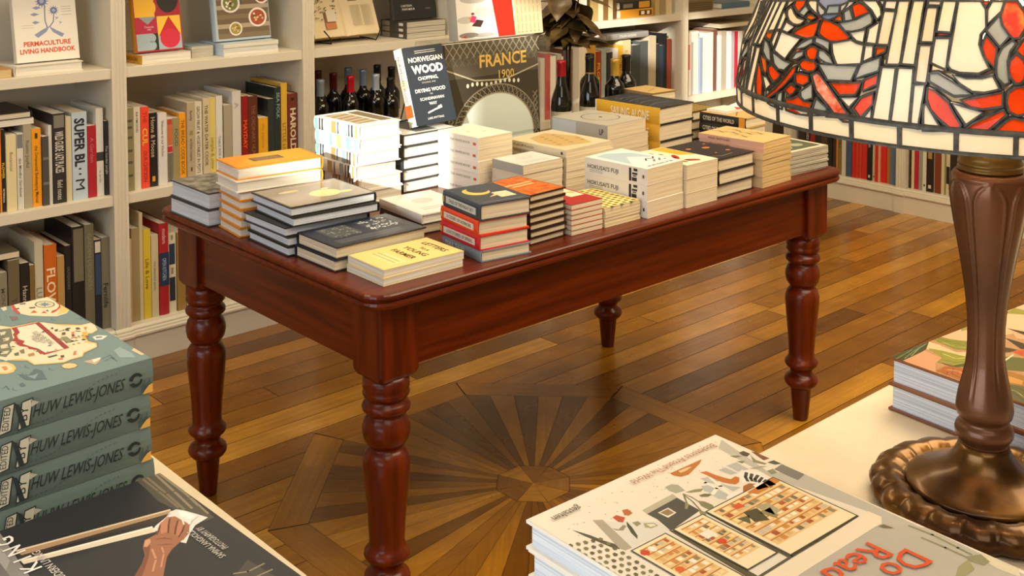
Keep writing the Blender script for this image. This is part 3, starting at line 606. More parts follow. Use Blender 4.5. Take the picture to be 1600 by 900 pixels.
zt24 = stack('A', 1.514, 0.198, 0.112, 0.175, 2, [dict(KS, look='black spined book with tan cover', cover=art_beige)] + [dict(KS, look='black spined book') for _ in range(3)], 'black spined pile behind the magazines', Z0, G_)
book('thin white booklet with red corner on top of the black spined pile', Matrix.Translation((1.530, 0.285, zt24 + .001)), .090, .078, .008, col='#efe8da', page='white', cover=lambda mb, F, w, h, G: (rect(mb, F, .01, .01, .99, .99, '#efe8da'), poly(mb, F, [(.6, .01), (.99, .01), (.99, .5)], '#c63c3c', lay=1)), name='booklet')
# ---------------------------------------------------------------- books standing on the shelves
def stand_x(x, y, z): return Matrix(((0, 0, 1, x), (1, 0, 0, y), (0, 1, 0, z), (0, 0, 0, 1)))      # spine to -Y
def stand_y(x, y, z): return Matrix(((1, 0, 0, x), (0, 0, -1, y), (0, 1, 0, z), (0, 0, 0, 1)))     # spine to -X
NUM = ['first', 'second', 'third', 'fourth', 'fifth', 'sixth', 'seventh', 'eighth', 'ninth', 'tenth', 'eleventh', 'twelfth', 'thirteenth', 'fourteenth', 'fifteenth', 'sixteenth', 'seventeenth', 'eighteenth', 'nineteenth', 'twentieth', 'twenty-first', 'twenty-second', 'twenty-third', 'twenty-fourth', 'twenty-fifth', 'twenty-sixth', 'twenty-seventh']
def T_(s, c, a0=.08, a1=.9, hh=.5, bo=.01): return (('t', s, a0, a1, hh, c, bo),)
def row(where, group, z, items, wall='x', dsp=1.80, kind0='paper'):
    for i, it in enumerate(items):
        u0, u1, h, look, col = it[:5]; spine = it[5] if len(it) > 5 else (); kind = it[6] if len(it) > 6 else kind0
        g = .0004; t = abs(u1 - u0) - 2 * g; w_ = min(.235, .72 * h); rnd = random.Random(i * 7 + int(z * 100)); d = dsp + rnd.uniform(-.004, .006)
        M = stand_x(u0 + g, d, z + .0004) if wall == 'x' else stand_y(d, u0 - g, z + .0004)
        book(f'{look}, {NUM[i]} from left on {where}', M, w_, h, t, kind, col, 'white' if i % 3 else 'cream', spine, None, group=group)
zb = ZS[0]; zm = ZS[1]; zt = ZS[2]
row('middle shelf, leftmost bay', 'books on the middle shelf of the leftmost bay', zm, [
    (-.225, -.200, .27, 'grey book', '#8d887c'), (-.199, -.172, .255, 'brown book', '#6a5540'), (-.1715, -.166, .262, 'thin orange book', '#e38d1f'), (-.1655, -.152, .262, 'black book with yellow and white lettering', '#23211e', (('t', 'FLOWER', .38, .62, .55, '#d8bf3a', .02), ('t', 'PETERSON', .66, .94, .4, '#e5e0d4'))),
    (-.1515, -.120, .243, 'cream book', '#dccd9f', T_('Botanical', '#a48c57', .1, .6, .3)), (-.118, -.0975, .245, 'white book with grey block', '#d2cec2', (('b', .02, .2, '#77777a', .06, .94), ('t', 'the Mindful Gardener', .25, .92, .4, '#6d6a62'))), (-.097, -.0715, .268, 'grey beige book', '#a79c83', T_('Rustic Joyful', '#6f6653', .1, .6, .4)),
    (-.0705, -.0405, .252, 'orange paperback', '#ea9a16', (('b', .06, .13, '#4a3410', .35, .65), ('t', 'the Ornamental Beekeeping Manual', .22, .95, .34, '#6a4710'))), (-.0395, -.0185, .224, 'dark grey book', '#4a4844', (('b', .3, .34, '#6f6c66'), ('b', .66, .7, '#6f6c66'))), (-.018, -.0065, .257, 'thin white book', '#d9d5ca'),
    (-.006, .0365, .293, 'black book with white hand lettering', '#2b2a29', (('b', .02, .16, '#7a7468', .1, .9), ('t', 'WILD GUIDE', .20, .42, .62, '#cfc9bb', .02), ('t', 'LAZY PLACES', .44, .66, .62, '#cfc9bb', .02), ('t', 'field notes', .74, .96, .4, '#bdb7a9'))), (.037, .0565, .278, 'thin cream book', '#cfc29d'),
    (.058, .1085, .288, 'pale blue book with SUPER BLOOM spine', '#b6c6d2', (('t', 'SUPER BL', .07, .62, .62, '#1e2226', .035), ('b', .640, .658, '#1e2226', .42, .58), ('b', .70, .718, '#1e2226', .42, .58), ('t', 'M', .74, .92, .60, '#1e2226', .0))), (.109, .1385, .239, 'crimson book', '#a8202d', T_('A Garden', '#c9656b', .08, .6, .4)),
    (.137 + .002, .1635, .293, 'white book with dark band', '#d6d1c5', (('b', .50, .60, '#3a3733', .0, 1.0), ('t', 'le jardin', .64, .92, .3, '#8a867c'))), (.165, .1785, .249, 'thin black book', '#26262a', T_('The Garden Jungle', '#b9b4aa', .1, .95, .55))], kind0='paper')
row('middle shelf, second bay', 'books on the middle shelf of the second bay', zm, [
    (.239, .2675, .282, 'olive grey book', '#8f8a68', (('b', .14, .17, '#5d5940', .2, .8), ('b', .22, .25, '#5d5940', .2, .8), ('b', .34, .37, '#5d5940', .2, .8), ('b', .5, .53, '#5d5940', .2, .8), ('b', .64, .67, '#5d5940', .2, .8), ('b', .8, .83, '#5d5940', .2, .8))), (.2685, .2925, .282, 'white book', '#d9d2bf', T_('RAYMOND', '#6e6a5c', .05, .32, .34)),
    (.293, .3225, .280, 'bright red orange book', '#ea4a31', (('t', 'THE', .06, .2, .5, '#c22f1c', .02), ('t', 'CUL', .24, .50, .6, '#e7b13c', .03), ('t', 'OUR CHICKEN', .54, .92, .45, '#b52c1b', .02))), (.3235, .354, .255, 'black book with orange emblem', '#1f1c1b', (('t', 'Home & Moose', .06, .6, .5, '#b9a68a'), ('b', .86, .93, '#d8932f', .35, .7))),
    (.3545, .3865, .251, 'white book', '#d8d5cd', T_('Welcome to our Kitchen', '#77746c', .1, .6, .3)), (.3875, .4085, .231, 'red and white book with grey foot', '#d9d2c6', (('b', .02, .10, '#b4472d', .05, .95), ('b', .10, .42, '#c46a3c', .05, .95), ('b', .43, .52, '#c32630', .05, .95), ('b', .53, .97, '#6c675b', .05, .95))), (.4095, .4345, .228, 'olive tan book', '#9c8b5e', T_('FOOD', '#6a5c39', .1, .5, .5)),
    (.435, .460, .242, 'orange book', '#f0a01c', T_('THE BREAD CODE BOOK', '#8a5506', .1, .9, .5)), (.461, .491, .276, 'tan book with green dot', '#b3a384', (('t', 'family', .08, .26, .3, '#6e6148'), ('b', .36, .42, '#8b8a4c', .3, .7), ('t', 'the Kitchen Companion', .46, .75, .3, '#6e6148'), ('b', .83, .88, '#57482f', .4, .6))), (.492, .520, .275, 'off white book', '#d8cfb8', T_('GROW FRUIT & VEGETABLES IN POTS', '#5d5644', .06, .92, .42)),
    (.522, .5465, .283, 'cream book', '#cdbf9a', T_('THE WATER DATER COOK', '#6a5232', .08, .85, .5)), (.548, .573, .283, 'yellow cream book', '#d9c671', T_('simple & slow', '#a58b2d', .5, .9, .5)), (.574, .600, .286, 'white book', '#d9d6cd', T_('TABLE FOR ALL', '#8a877e', .5, .85, .35)), (.604, .637, .250, 'grey tan book', '#a69b84', (('b', .78, .92, '#5f5646', .15, .85),)),
    (.639, .6745, .296, 'wide white book', '#d3cfc5', T_('A', '#a9a499', .1, .25, .5)), (.676, .6995, .275, 'red MAYDAY book', '#8f1512', (('t', 'MAYDAY', .1, .92, .62, '#e0541f', .03),)), (.701, .740, .271, 'brown book', '#5a2a18', T_('THE ORDINARY HUMAN', '#8d5a3c', .12, .9, .4), 'hard'), (.742, .781, .188, 'short yellow book', '#e2a424', T_('the pigeon', '#c98a12', .1, .6, .3)),
    (.782, .8085, .253, 'dark slate book', '#2a3133'), (.809, .837, .293, 'tall dark green book', '#20302d', T_('SEA FOLK', '#8ea39a', .06, .4, .45), 'hard'), (.838, .866, .305, 'tall yellow book', '#d9a93a', T_('LITTLE LIFE', '#a27514', .42, .95, .5), 'hard'), (.8675, .9085, .263, 'red brown book with bold white lettering', '#6e2d14', (('b', .06, .10, '#2c1209', .3, .6), ('t', 'HAROLDS', .16, .94, .55, '#d9c7a6', .03)), 'hard')])
row('bottom shelf, leftmost bay', 'books on the bottom shelf of the leftmost bay', zb, [
    (-.235, -.208, .30, 'brown book', '#5f5238'), (-.2075, -.182, .29, 'grey book', '#6d675a'), (-.181, -.1555, .262, 'grey green book', '#85806a', T_('MONTESSORI', '#5f5a49', .1, .8, .5)), (-.153, -.1175, .295, 'brown grey book', '#6b5f45', T_('TENACIOUS', '#4a4130', .4, .9, .4)), (-.116, -.0875, .279, 'black book', '#211c1b', T_('Hannah', '#b7ad9a', .1, .7, .5)), (-.0865, -.0715, .268, 'thin tan book', '#7d6337'), (-.069, -.0415, .339, 'white book with tall grey lettering', '#c5bda4', T_('LUTENS', '#8d8670', .3, .9, .62, .02)),
    (-.040, .0005, .322, 'orange book with cream FLOWER lettering', '#c8641c', (('t', 'FLOWER', .10, .95, .66, '#ecd9b0', .02),), 'hard'), (.002, .026, .278, 'light orange book', '#b58f4f'), (.028, .0475, .308, 'black book', '#201e1e', T_('OUTDOORS', '#77726a', .1, .6, .4)), (.048, .0895, .366, 'tall black book with grey label', '#1c1b1b', (('b', .02, .50, '#6f6853', .12, .92),), 'hard'), (.090, .1225, .366, 'tall olive grey book', '#6d6750', T_('GARDEN DESIGNERS', '#8c866e', .08, .6, .4), 'hard'),
    (.124, .148, .308, 'blue and black book', '#1d2530', (('b', .02, .14, '#cfc8b4', .1, .9), ('b', .16, .6, '#2f4465', .1, .9))), (.1495, .1785, .309, 'olive Fernlife book', '#7d7860', (('t', 'Fernlife', .42, .85, .55, '#35332a', .02),))])
row('bottom shelf, second bay', 'books on the bottom shelf of the second bay', zb, [
    (.235, .2535, .288, 'thin cream book', '#c7b78f', T_('the cook', '#8f8260', .3, .8, .4)), (.254, .2815, .321, 'tan book', '#a5926d'), (.282, .295, .371, 'tall thin cream book', '#d0c19a'), (.2955, .322, .310, 'yellow book', '#d9bb35', T_('Life & Love', '#7d6713', .3, .7, .5)), (.323, .349, .286, 'cream book', '#cbbb95', T_('the essential guide', '#8d805e', .2, .8, .3)), (.351, .386, .321, 'red and navy striped book', '#a81f28', (('b', .32, .68, '#1f3350', .0, 1.0), ('t', 'modern', .06, .22, .4, '#d8b0a8'), ('t', 'OPEN KITCHEN', .38, .62, .4, '#9fb0c4')), 'hard'),
    (.387, .416, .280, 'navy book with cream diamond pattern', '#d6cbb0', (('b', .14, .40, '#24364f', .12, .88), ('b', .56, .86, '#232c39', .12, .88), ('b', .44, .52, '#8d8467', .35, .65), ('b', .03, .09, '#8d8467', .35, .65))), (.418, .450, .278, 'tan brown book', '#9a7a3e'), (.453, .4715, .273, 'cream book', '#cabb93'), (.473, .503, .285, 'brown book', '#75592f'), (.505, .540, .270, 'cream book', '#d2c39c'), (.542, .565, .262, 'dark red book', '#6d1712'), (.567, .600, .290, 'tan book', '#a08a5e')])
GB = 'books on the far shelves of the long bookcase'
row('middle shelf behind the plant', GB, zm, [
    (2.140, 2.165, .27, 'grey book', '#9a958a'), (2.166, 2.196, .28, 'white book', '#d8d2c4'), (2.198, 2.230, .299, 'red book', '#c22a30'), (2.2305, 2.270, .283, 'white book', '#e2dccf'), (2.272, 2.300, .29, 'grey book', '#aaa498'), (2.302, 2.332, .275, 'white book', '#d9d3c4'), (2.334, 2.3705, .306, 'brown book', '#6b4526')])
row('middle shelf of sunlit bay', GB, zm, [
    (2.432, 2.467, .29, 'white book', '#dcd6c8'), (2.469, 2.527, .314, 'wide mustard book', '#c08f2c'), (2.5275, 2.565, .280, 'red brown book', '#8a3018', T_('PILGRIM', '#c9a44a', .1, .7, .5)), (2.566, 2.604, .285, 'grey green book', '#93a09a'), (2.606, 2.640, .27, 'black book', '#2a2a2c'), (2.642, 2.682, .285, 'white book', '#ddd8cc'), (2.684, 2.714, .297, 'yellow book', '#d3a52c', T_('NOMADS', '#8a6410', .1, .6, .5)), (2.715, 2.775, .317, 'wide tan book', '#cdb88c', T_('LANDMARKS', '#a48a55', .1, .8, .3)),
    (2.777, 2.835, .29, 'dark green book', '#39403d'), (2.837, 2.8995, .304, 'wide slate book', '#4b5052'), (2.900, 2.953, .324, 'wide pale tan book', '#b5a78c'), (2.963, 2.9845, .282, 'dark grey book', '#2b2d30'), (2.985, 3.0165, .272, 'navy book', '#27384b'), (3.017, 3.039, .33, 'tall black book', '#1e1d1e'), (3.041, 3.076, .30, 'red brown book', '#8a3a2c')])
row('middle shelf left of the lampshade', GB, zm, [
    (3.172, 3.1995, .300, 'tan book', '#8d7a4e'), (3.200, 3.228, .322, 'white book with red pattern', '#dccfc0', (('b', .2, .6, '#c9736a', .2, .8),)), (3.229, 3.245, .27, 'thin grey book', '#aca79b'), (3.246, 3.292, .322, 'wide white book', '#e0dbcf'), (3.297, 3.3205, .287, 'blue grey book', '#8d9ab0'), (3.321, 3.3495, .289, 'white book', '#ddd8cb'), (3.350, 3.4085, .308, 'wide white book', '#e2dccf'), (3.409, 3.444, .322, 'brown book', '#6e4a3a'), (3.448, 3.4735, .287, 'white book', '#dcd7ca'),
    (3.474, 3.523, .306, 'tan grey book', '#a99f8c'), (3.529, 3.5585, .303, 'white book', '#e0dbcf'), (3.559, 3.590, .297, 'lavender grey book', '#a7a6ae'), (3.590 + .0005, 3.621, .298, 'red book', '#c4263a'), (3.6215, 3.659, .296, 'white book', '#ddd8cb'), (3.660, 3.70, .28, 'grey book', '#9d978a'), (3.702, 3.74, .29, 'cream book', '#cdbf9c')])
GR = 'books on the bottom shelf behind the lamp'
row('bottom shelf behind the lamp', GR, zb, [
    (1.640, 1.600, .27, 'dark brown book', '#33261c'), (1.599, 1.570, .28, 'black book with pale title', '#1f1c1a', T_('STORIES', '#b8b0a0', .05, .5, .5)), (1.569, 1.538, .26, 'red book', '#8f2018'), (1.537, 1.50, .275, 'black book', '#26211d'), (1.499, 1.462, .28, 'brown book', '#4a3520'), (1.461, 1.432, .27, 'black book', '#1d1a18'), (1.431, 1.409, .28, 'dark brown book', '#3a2a1c'),
    (1.407, 1.3985, .28, 'thin orange book', '#d07a22'), (1.398, 1.376, .28, 'olive book', '#7a6a34', T_('TRAVELS', '#3e3518', .1, .6, .5)), (1.374, 1.348, .285, 'white book', '#cfc7b4'), (1.3475, 1.313, .29, 'blue grey book', '#40546b'), (1.310, 1.292, .28, 'red book', '#c2281c'), (1.2915, 1.2755, .28, 'scarlet book', '#c93420'), (1.275, 1.259, .28, 'red orange book', '#c2401f'), (1.257, 1.226, .285, 'wide red book', '#cb241c'), (1.224, 1.199, .28, 'black book with white dot', '#1c191a', (('t', 'NOIR', .1, .5, .5, '#b9b2a4'), ('b', .9, .95, '#ded8ca', .3, .7))),
    (1.197, 1.1805, .28, 'cream book', '#cdbd97', (('b', .9, .94, '#7a5f32', .3, .7),)), (1.180, 1.161, .28, 'red book', '#c62a1e'), (1.1605, 1.1495, .28, 'thin cream and orange book', '#d9a67a'), (1.149, 1.118, .29, 'wide bright red book', '#d3221d'), (1.116, 1.0945, .28, 'orange brown book', '#b06a2c'), (1.094, 1.049, .30, 'wide slate blue book', '#5d7286')], 'y', 3.955)
row('bottom shelf right of lamp-side upright', GR, zb, [
    (.990, .9795, .28, 'thin black book', '#27211c'), (.979, .9635, .28, 'cream book', '#d3c29a'), (.963, .9395, .285, 'crimson book', '#b31f33'), (.9385, .919, .28, 'grey green book', '#8f9684'), (.918, .8975, .28, 'white book', '#d8d0bc', (('b', .88, .92, '#4a3a24', .3, .7),)), (.897, .8605, .285, 'black book with tan label', '#251a14', (('b', .1, .42, '#a5834a', .2, .8), ('b', .88, .94, '#cfc3a6', .3, .7))), (.860, .8555, .27, 'very thin pale book', '#cfc8b6'), (.855, .8215, .29, 'red brown book', '#7a3a1e', (('b', .02, .3, '#3a2418', .1, .9),)), (.821, .8035, .28, 'cream book', '#cfc29c'), (.803, .7935, .28, 'thin olive book', '#8b8257'), (.793, .7735, .285, 'cream and black book', '#cbbd98', (('b', .5, .8, '#221d1a', .05, .95),)), (.772, .742, .29, 'dark book', '#2e2620'), (.741, .71, .28, 'brown book', '#5c3e22')], 'y', 3.955)

# ---------------------------------------------------------------- flat piles and face-out displays on the shelves
GD = 'books displayed on the upper shelves'
def flat(label, x, y, z, a, b, rot=0, mode='A', **k):
    k.setdefault('page', 'white'); stack(mode, x, y, a, b, rot, [dict(k, look=label)], '', z, GD, 0); return z + k['t'] + .0003
# on top of standing books, bottom two rows of the leftmost bay
z = flat('white paged book lying on the standing books of the middle left shelf, lower one', -.235, 1.803, zm + .2695, .173, .23, 0, 'D', t=.0195, col='#d8d2c4')
flat('black covered book on top of the flat pair above the left shelf books', -.235, 1.806, z, .168, .225, 0, 'D', t=.022, col='#2a2826', page='cream', kind='hard')
flat('olive flat book lying across the standing books at far left bottom', -.235, 1.806, zb + .3015, .12, .20, 0, 'D', t=.019, col='#6d664f', page='cream')
flat('grey silver flat book above the standing books of the sunlit bay', 2.60, 1.802, zm + .3255, .30, .22, 0, 'C', t=.028, col='#8b8984', page='white', kind='hard', spine=(('t', 'ITALIAN GARDENS', .3, .7, .4, '#d9d6cf'),))
flat('tan flat book above the books left of the lampshade', 3.46, 1.795, zm + .3245, .27, .22, 0, 'D', t=.022, col='#b5a27a', page='cream')
# top shelf, leftmost bay
z = flat('white flat book beneath the white permaculture handbook', -.120, 1.795, zt + .0004, .222, .17, 2, 'A', t=.031, col='#e2dccd', kind='hard')
flat('tan flat book left of the permaculture handbook pile', -.235, 1.80, zt + .0004, .105, .17, -4, 'D', t=.026, col='#b5874a', page='tan')
def art_perma(mb, F, w, h, G):
    rect(mb, F, .01, .005, .99, .995, '#e6e0d2')
    bl, b2 = '#8592b5', '#6a769b'
    for cx, cy, r in ((.46, .74, .12), (.64, .62, .09)):
        for k in range(12):
            a = R(30 * k); poly(mb, F, [(cx + r * .5 * math.cos(a - .25), cy + r * .38 * math.sin(a - .25)), (cx + r * math.cos(a), cy + r * .75 * math.sin(a)), (cx + r * .5 * math.cos(a + .25), cy + r * .38 * math.sin(a + .25))], bl, lay=1)
        poly(mb, F, circ(cx, cy, r * .6, r * .45, 14), b2, lay=2); poly(mb, F, circ(cx, cy, r * .3, r * .22, 10), '#a9b2cc', lay=3)
    stroke(mb, F, [(.50, .68), (.49, .5), (.52, .40)], .018, b2); stroke(mb, F, [(.64, .58), (.62, .48), (.56, .42)], .015, b2)
    for x, y, dx in ((.36, .58, -.1), (.36, .48, -.08), (.62, .52, .09), (.68, .46, .08), (.56, .6, .09), (.4, .66, -.1)): poly(mb, F, [(x + .05, y), (x + dx * .3, y + .022), (x + dx, y + .005), (x + dx * .4, y - .02)], bl, lay=1)
    poly(mb, F, [(.30, .33), (.44, .39), (.56, .43), (.50, .36), (.36, .29)], bl, lay=2); poly(mb, F, [(.78, .32), (.66, .37), (.54, .43), (.60, .35), (.74, .28)], bl, lay=2)
    for y in (.66, .63, .60, .56): stroke(mb, F, [(.76, y), (.92, y)], .008, '#b9b3a6')
    for y in (.45, .42): stroke(mb, F, [(.12, y), (.30, y)], .008, '#c6c0b2')
    put_text(mb, G, 'PERMACULTURE', w * .5, h * .195, h * .055, '#cf4a25', maxw=w * .82, bold=.03)
    put_text(mb, G, 'LIVING HANDBOOK', w * .5, h * .105, h * .055, '#cf4a25', maxw=w * .88, bold=.03)
    put_text(mb, G, 'ABUNDANT', w * .5, h * .90, h * .06, '#cf4a25', maxw=w * .7, bold=.03)
def lean(label, x, y, z, w_, h, t, lean_deg, yaw, cover, col, roll=0, **k):
    """face-out book: foot of its front edge at (x, y, z), cover towards -Y, leaning back"""
    z += t * math.sin(R(lean_deg)) + .0003
    M = Matrix.Translation((x, y, z)) @ Matrix.Rotation(R(yaw), 4, 'Z') @ Matrix.Rotation(R(90 - lean_deg), 4, 'X') @ Matrix.Rotation(R(roll), 4, 'Z') @ Matrix.Translation((0, 0, -t))
    # local y up along the cover, cover normal towards -Y
    return book(label, M, w_, h, t, k.pop('kind', 'paper'), col, k.pop('page', 'white'), k.pop('spine', ()), cover, k.pop('spcol', None), k.pop('group', GD))
lean('white Permaculture Living Handbook with blue flowers standing on a white book', -.098, 1.835, zt + .0322, .205, .262, .024, 9, 2, art_perma, '#e6e0d2')
# top shelf, second bay
zz = flat('yellow spined flat book beneath the red and yellow geometric book', .300, 1.795, zt + .0004, .186, .17, 4, 'A', t=.030, col='#c9c2b6', spcol='#dfa42b', spine=(('t', 'DESIGN', .3, .9, .4, '#8a5d10'),))
def art_geo(mb, F, w, h, G):
    rect(mb, F, .0, .005, 1, .995, '#b3152b'); y2 = .46; y1 = .22
    rect(mb, F, .02, .46, .44, .98, '#f0b92f', lay=1); poly(mb, F, circ(.36, .58, .12, .10), '#f0b92f', lay=2); poly(mb, F, circ(.36, .78, .12, .10), '#f0b92f', lay=2)
    rect(mb, F, .44, .46, .98, .98, '#a81f35', lay=1); poly(mb, F, circ(.74, .70, .24, .20), '#231e1c', lay=3)
    rect(mb, F, .02, .24, .48, .46, '#b31d48', lay=1); poly(mb, F, [(.10, .46), (.46, .46), (.28, .36)], '#8d9aa0', lay=2)
    rect(mb, F, .48, .02, .98, .46, '#efc23f', lay=1); poly(mb, F, [(.50, .20), (.97, .20), (.735, .455)], '#c11f22', lay=2)
    rect(mb, F, .48, .02, .98, .20, '#9fb3bd', lay=2); poly(mb, F, circ(.735, .16, .215, .13), '#cf2540', lay=3)
    rect(mb, F, .02, .02, .48, .24, '#9db0b8', lay=1); rect(mb, F, .36, .02, .48, .24, '#26221f', lay=2); poly(mb, F, circ(.34, .08, .09, .06), '#9db0b8', lay=3); poly(mb, F, circ(.34, .18, .09, .06), '#9db0b8', lay=3)
    put_text(mb, lambda a, b, lay=0: G(a, b), 'Shaker', w * .74, h * .74, h * .045, '#e3b342', bold=.02); put_text(mb, G, 'Maker', w * .74, h * .68, h * .045, '#e3b342', bold=.02)
    put_text(mb, G, 'Clemmie', w * .3, h * .315, h * .026, '#e9c9cf'); put_text(mb, G, 'Hill', w * .3, h * .28, h * .026, '#e9c9cf')
lean('red yellow and grey geometric cover book standing on a yellow spined book', .302, 1.838, zz, .176, .262, .026, 9, 3, art_geo, '#b3152b', spcol='#d9a02b', kind='hard')
z = zt + .0004
for i, nm in enumerate(('lower', 'middle', 'upper')): z = flat(f'pale blue spined flat book beneath the plate photo cookbook, {nm} of three', .606, 1.795 + .004 * (i % 2), z, .225, .18, 1, 'A', t=.0145, col='#c3d3de', spine=(('t', 'TABLE', .3, .7, .4, '#7f93a0'),))
flat('grey blue flat book left of the plate photo cookbook', .505, 1.84, zt + .0004, .085, .17, 2, 'D', t=.040, col='#8fa0ab', page='grey')
def art_plates(mb, F, w, h, G):
    rect(mb, F, .0, .005, 1, .995, '#a9b9c6'); rect(mb, F, .04, .03, .99, .97, '#6d5a44', lay=1); rnd = random.Random(3)
    for i in range(7): rect(mb, F, .04, .04 + .13 * i, .99, .10 + .13 * i, '#a99a80' if i % 2 else '#7d6a50', lay=2)
    for cx, cy, r, c in ((.30, .52, .17, '#6f7440'), (.64, .76, .15, '#b58a4a'), (.78, .30, .17, '#a3472a'), (.22, .84, .13, '#7a3f24'), (.88, .60, .14, '#8d3d1f'), (.36, .16, .12, '#9c8a3c')):
        poly(mb, F, circ(cx, cy, r, r * .8, 22), '#e4ddd0', lay=3); poly(mb, F, circ(cx, cy, r * .8, r * .64, 20), c, lay=4)
        for _ in range(14): a, q = rnd.uniform(0, 6.3), rnd.uniform(0, r * .6); poly(mb, F, circ(cx + q * math.cos(a), cy + q * .8 * math.sin(a), r * .13, r * .1, 6), rnd.choice(['#d8c08a', '#4c4f22', '#c0562e', '#efe2c4']), lay=5)
    rect(mb, F, .3, .45, .5, .97, '#b9c8d3', lay=1)
lean('cookbook with plates of food on its cover standing on pale blue books', .604, 1.842, z + .0003, .226, .262, .030, 8, 2, art_plates, '#b4c4d0', kind='hard')
# third bay, top shelf: open book on a wire easel, black book on three flat ones
ob = empty('open_book', Matrix.Translation((1.185, 1.875, zt + .0225)) @ Matrix.Rotation(R(1), 4, 'Z') @ Matrix.Rotation(R(68), 4, 'X'), 'open illustrated book on a wire easel on the top shelf', 'book', GD)
PG = mat('#d6c4a0', .8); 
def page_block(sgn):
    m = MB(); n = 8; vs = []
    for i in range(n + 1):
        u = i / n; z1 = .012 + .008 * math.sin(math.pi * min(1, u * 1.25)) * (1 - .5 * u) - (.006 if i == 0 else 0)
        for yy in (0, .235): vs += [(sgn * u * .155, yy, .0032), (sgn * u * .155, yy, z1)]
    fs = []
    for i in range(n):
        a, b2 = 4 * i, 4 * i + 4
        fs += [(a + 1, b2 + 1, b2 + 3, a + 3), (a, b2, b2 + 2, a + 2), (a, b2, b2 + 1, a + 1), (a + 2, b2 + 2, b2 + 3, a + 3)]
    fs += [(0, 1, 3, 2), (4 * n, 4 * n + 1, 4 * n + 3, 4 * n + 2)]
    m.add(vs, fs, PG); return m.build('page_block', ob)
for sg in (-1, 1): page_block(sg)
m = MB(); m.box((-.160, -.003, 0), (.160, .240, .003), mat('#a57a2c', .6)); m.build('cover', ob)
m = MB(); F = lambda a, b, lay=0: (a, b, .0215 + lay * .0001); rnd = random.Random(5)
for i in range(90):
    x, y = -.145 + rnd.random() * .11, .07 + rnd.random() * .15
    if not (-.095 < x < -.06 and y > .12): poly(m, F, circ(x, y, rnd.uniform(.002, .006), rnd.uniform(.0015, .003), 6), rnd.choice(['#5a4a34', '#7a6a4c', '#463a2a']))
rect(m, F, -.098, .03, -.05, .10, '#7a4b2a'); rect(m, F, -.098, .03, -.05, .055, '#b5713a', lay=1); rect(m, F, -.088, .06, -.045, .105, '#cfc4b0', lay=1)
for i in range(16): stroke(m, F, [(.03, .12 - .0055 * i), (.075, .12 - .0055 * i)], .0016, '#a39678'); stroke(m, F, [(.083, .12 - .0055 * i), (.13, .12 - .0055 * i)], .0016, '#a39678')
rect(m, F, .03, .14, .07, .22, '#6b5a44'); rect(m, F, .078, .15, .13, .20, '#7d3f26')
m.build('page_print', ob)
es = empty('wire_easel', (1.185, 1.86, zt), 'dark wire easel holding the open book on the top shelf', 'easel')
WIRE = mat('#2b2520', .4, metal=.6)
for sg in (-1, 1):
    m = MB(); m.tube([(sg * .135, .12, .004), (sg * .125, .062, .006), (sg * .105, -.034, .006), (sg * .115, -.040, .030), (sg * .135, -.028, .058)], .0027, WIRE); m.build('arm', es)
m = MB(); m.tube([(-.125, .062, .006), (.125, .062, .006)], .0024, WIRE); m.tube([(0, .062, .006), (0, .155, .2)], .0024, WIRE); m.build('back_strut', es)
z = zt + .0004
for i, nm in enumerate(('lowest', 'middle one', 'upper one')): z = flat(f'dark flat book with pale dotted spine beneath the black book, {nm}', 1.420, 1.795, z, .205, .17, 2, 'A', t=.0225, col='#4c463e', page='grey', spine=(('b', .05, .35, '#8f8676', .1, .9), ('b', .7, .86, '#d9d2c4', .25, .75)))
def art_black(mb, F, w, h, G):
    rect(mb, F, .0, .005, 1, .995, '#191918'); poly(mb, F, circ(.45, .65, .25, .2), '#2e2d2b', lay=1); stroke(mb, F, [(.40, .62), (.46, .34)], .025, '#b9b4aa', 2)
    put_text(mb, G, 'L’ARTISAN', w * .30, h * .20, h * .032, '#cfc9bd', maxw=w * .5, bold=.01); put_text(mb, G, 'PARFUMEUR', w * .34, h * .145, h * .032, '#cfc9bd', maxw=w * .6, bold=.01); put_text(mb, G, 'a history', w * .80, h * .15, h * .02, '#b1ab9f')
lean('black cover book standing on three dark flat books', 1.400, 1.850, z + .0003, .225, .26, .026, 8, 2, art_black, '#191918', spcol='#3a3631', kind='hard')
# top shelf above the sunlit bay and the one left of the lampshade
GT = 'books on the far top shelves'
row('top shelf over the sunlit bay', GT, zt, [(2.50, 2.54, .26, 'tan book', '#a8905a'), (2.541, 2.575, .27, 'cream book', '#d6c9a8'), (2.576, 2.61, .26, 'brown book', '#7a5a30'), (2.611, 2.64, .25, 'cream book', '#cfc09a'), (2.641, 2.672, .25, 'dark brown book', '#5d4526'), (2.95, 2.985, .25, 'tan book', '#b49c66'), (2.986, 3.03, .26, 'olive tan book', '#97845a'), (3.031, 3.07, .25, 'cream book', '#c9ba94')])
z = zt + .0004
flat('orange boxed flat book on the top shelf above the sunlit bay', 2.690, 1.795, z, .235, .17, 0, 'C', t=.040, col='#c98a22', page='cream', kind='hard', spine=(('b', .55, .95, '#5a3b1a', .2, .8), ('b', .62, .72, '#e8dcc0', .3, .7), ('b', .8, .88, '#e8dcc0', .3, .7)))
flat('black topped flat book on the orange box of the top shelf', 2.690, 1.80, z + .0405, .225, .165, 0, 'C', t=.038, col='#23201e', page='cream', kind='hard', spine=(('b', .1, .4, '#77705f', .2, .7), ('b', .6, .95, '#c9922e', .1, .9)))
flat('brown flat book on the top shelf left of the lampshade', 3.170, 1.795, z, .225, .17, 0, 'C', t=.055, col='#6d5c38', page='tan', kind='hard', spine=tuple(('b', .05, .95, '#54462a', .12 + .2 * k, .2 + .2 * k) for k in range(4)))
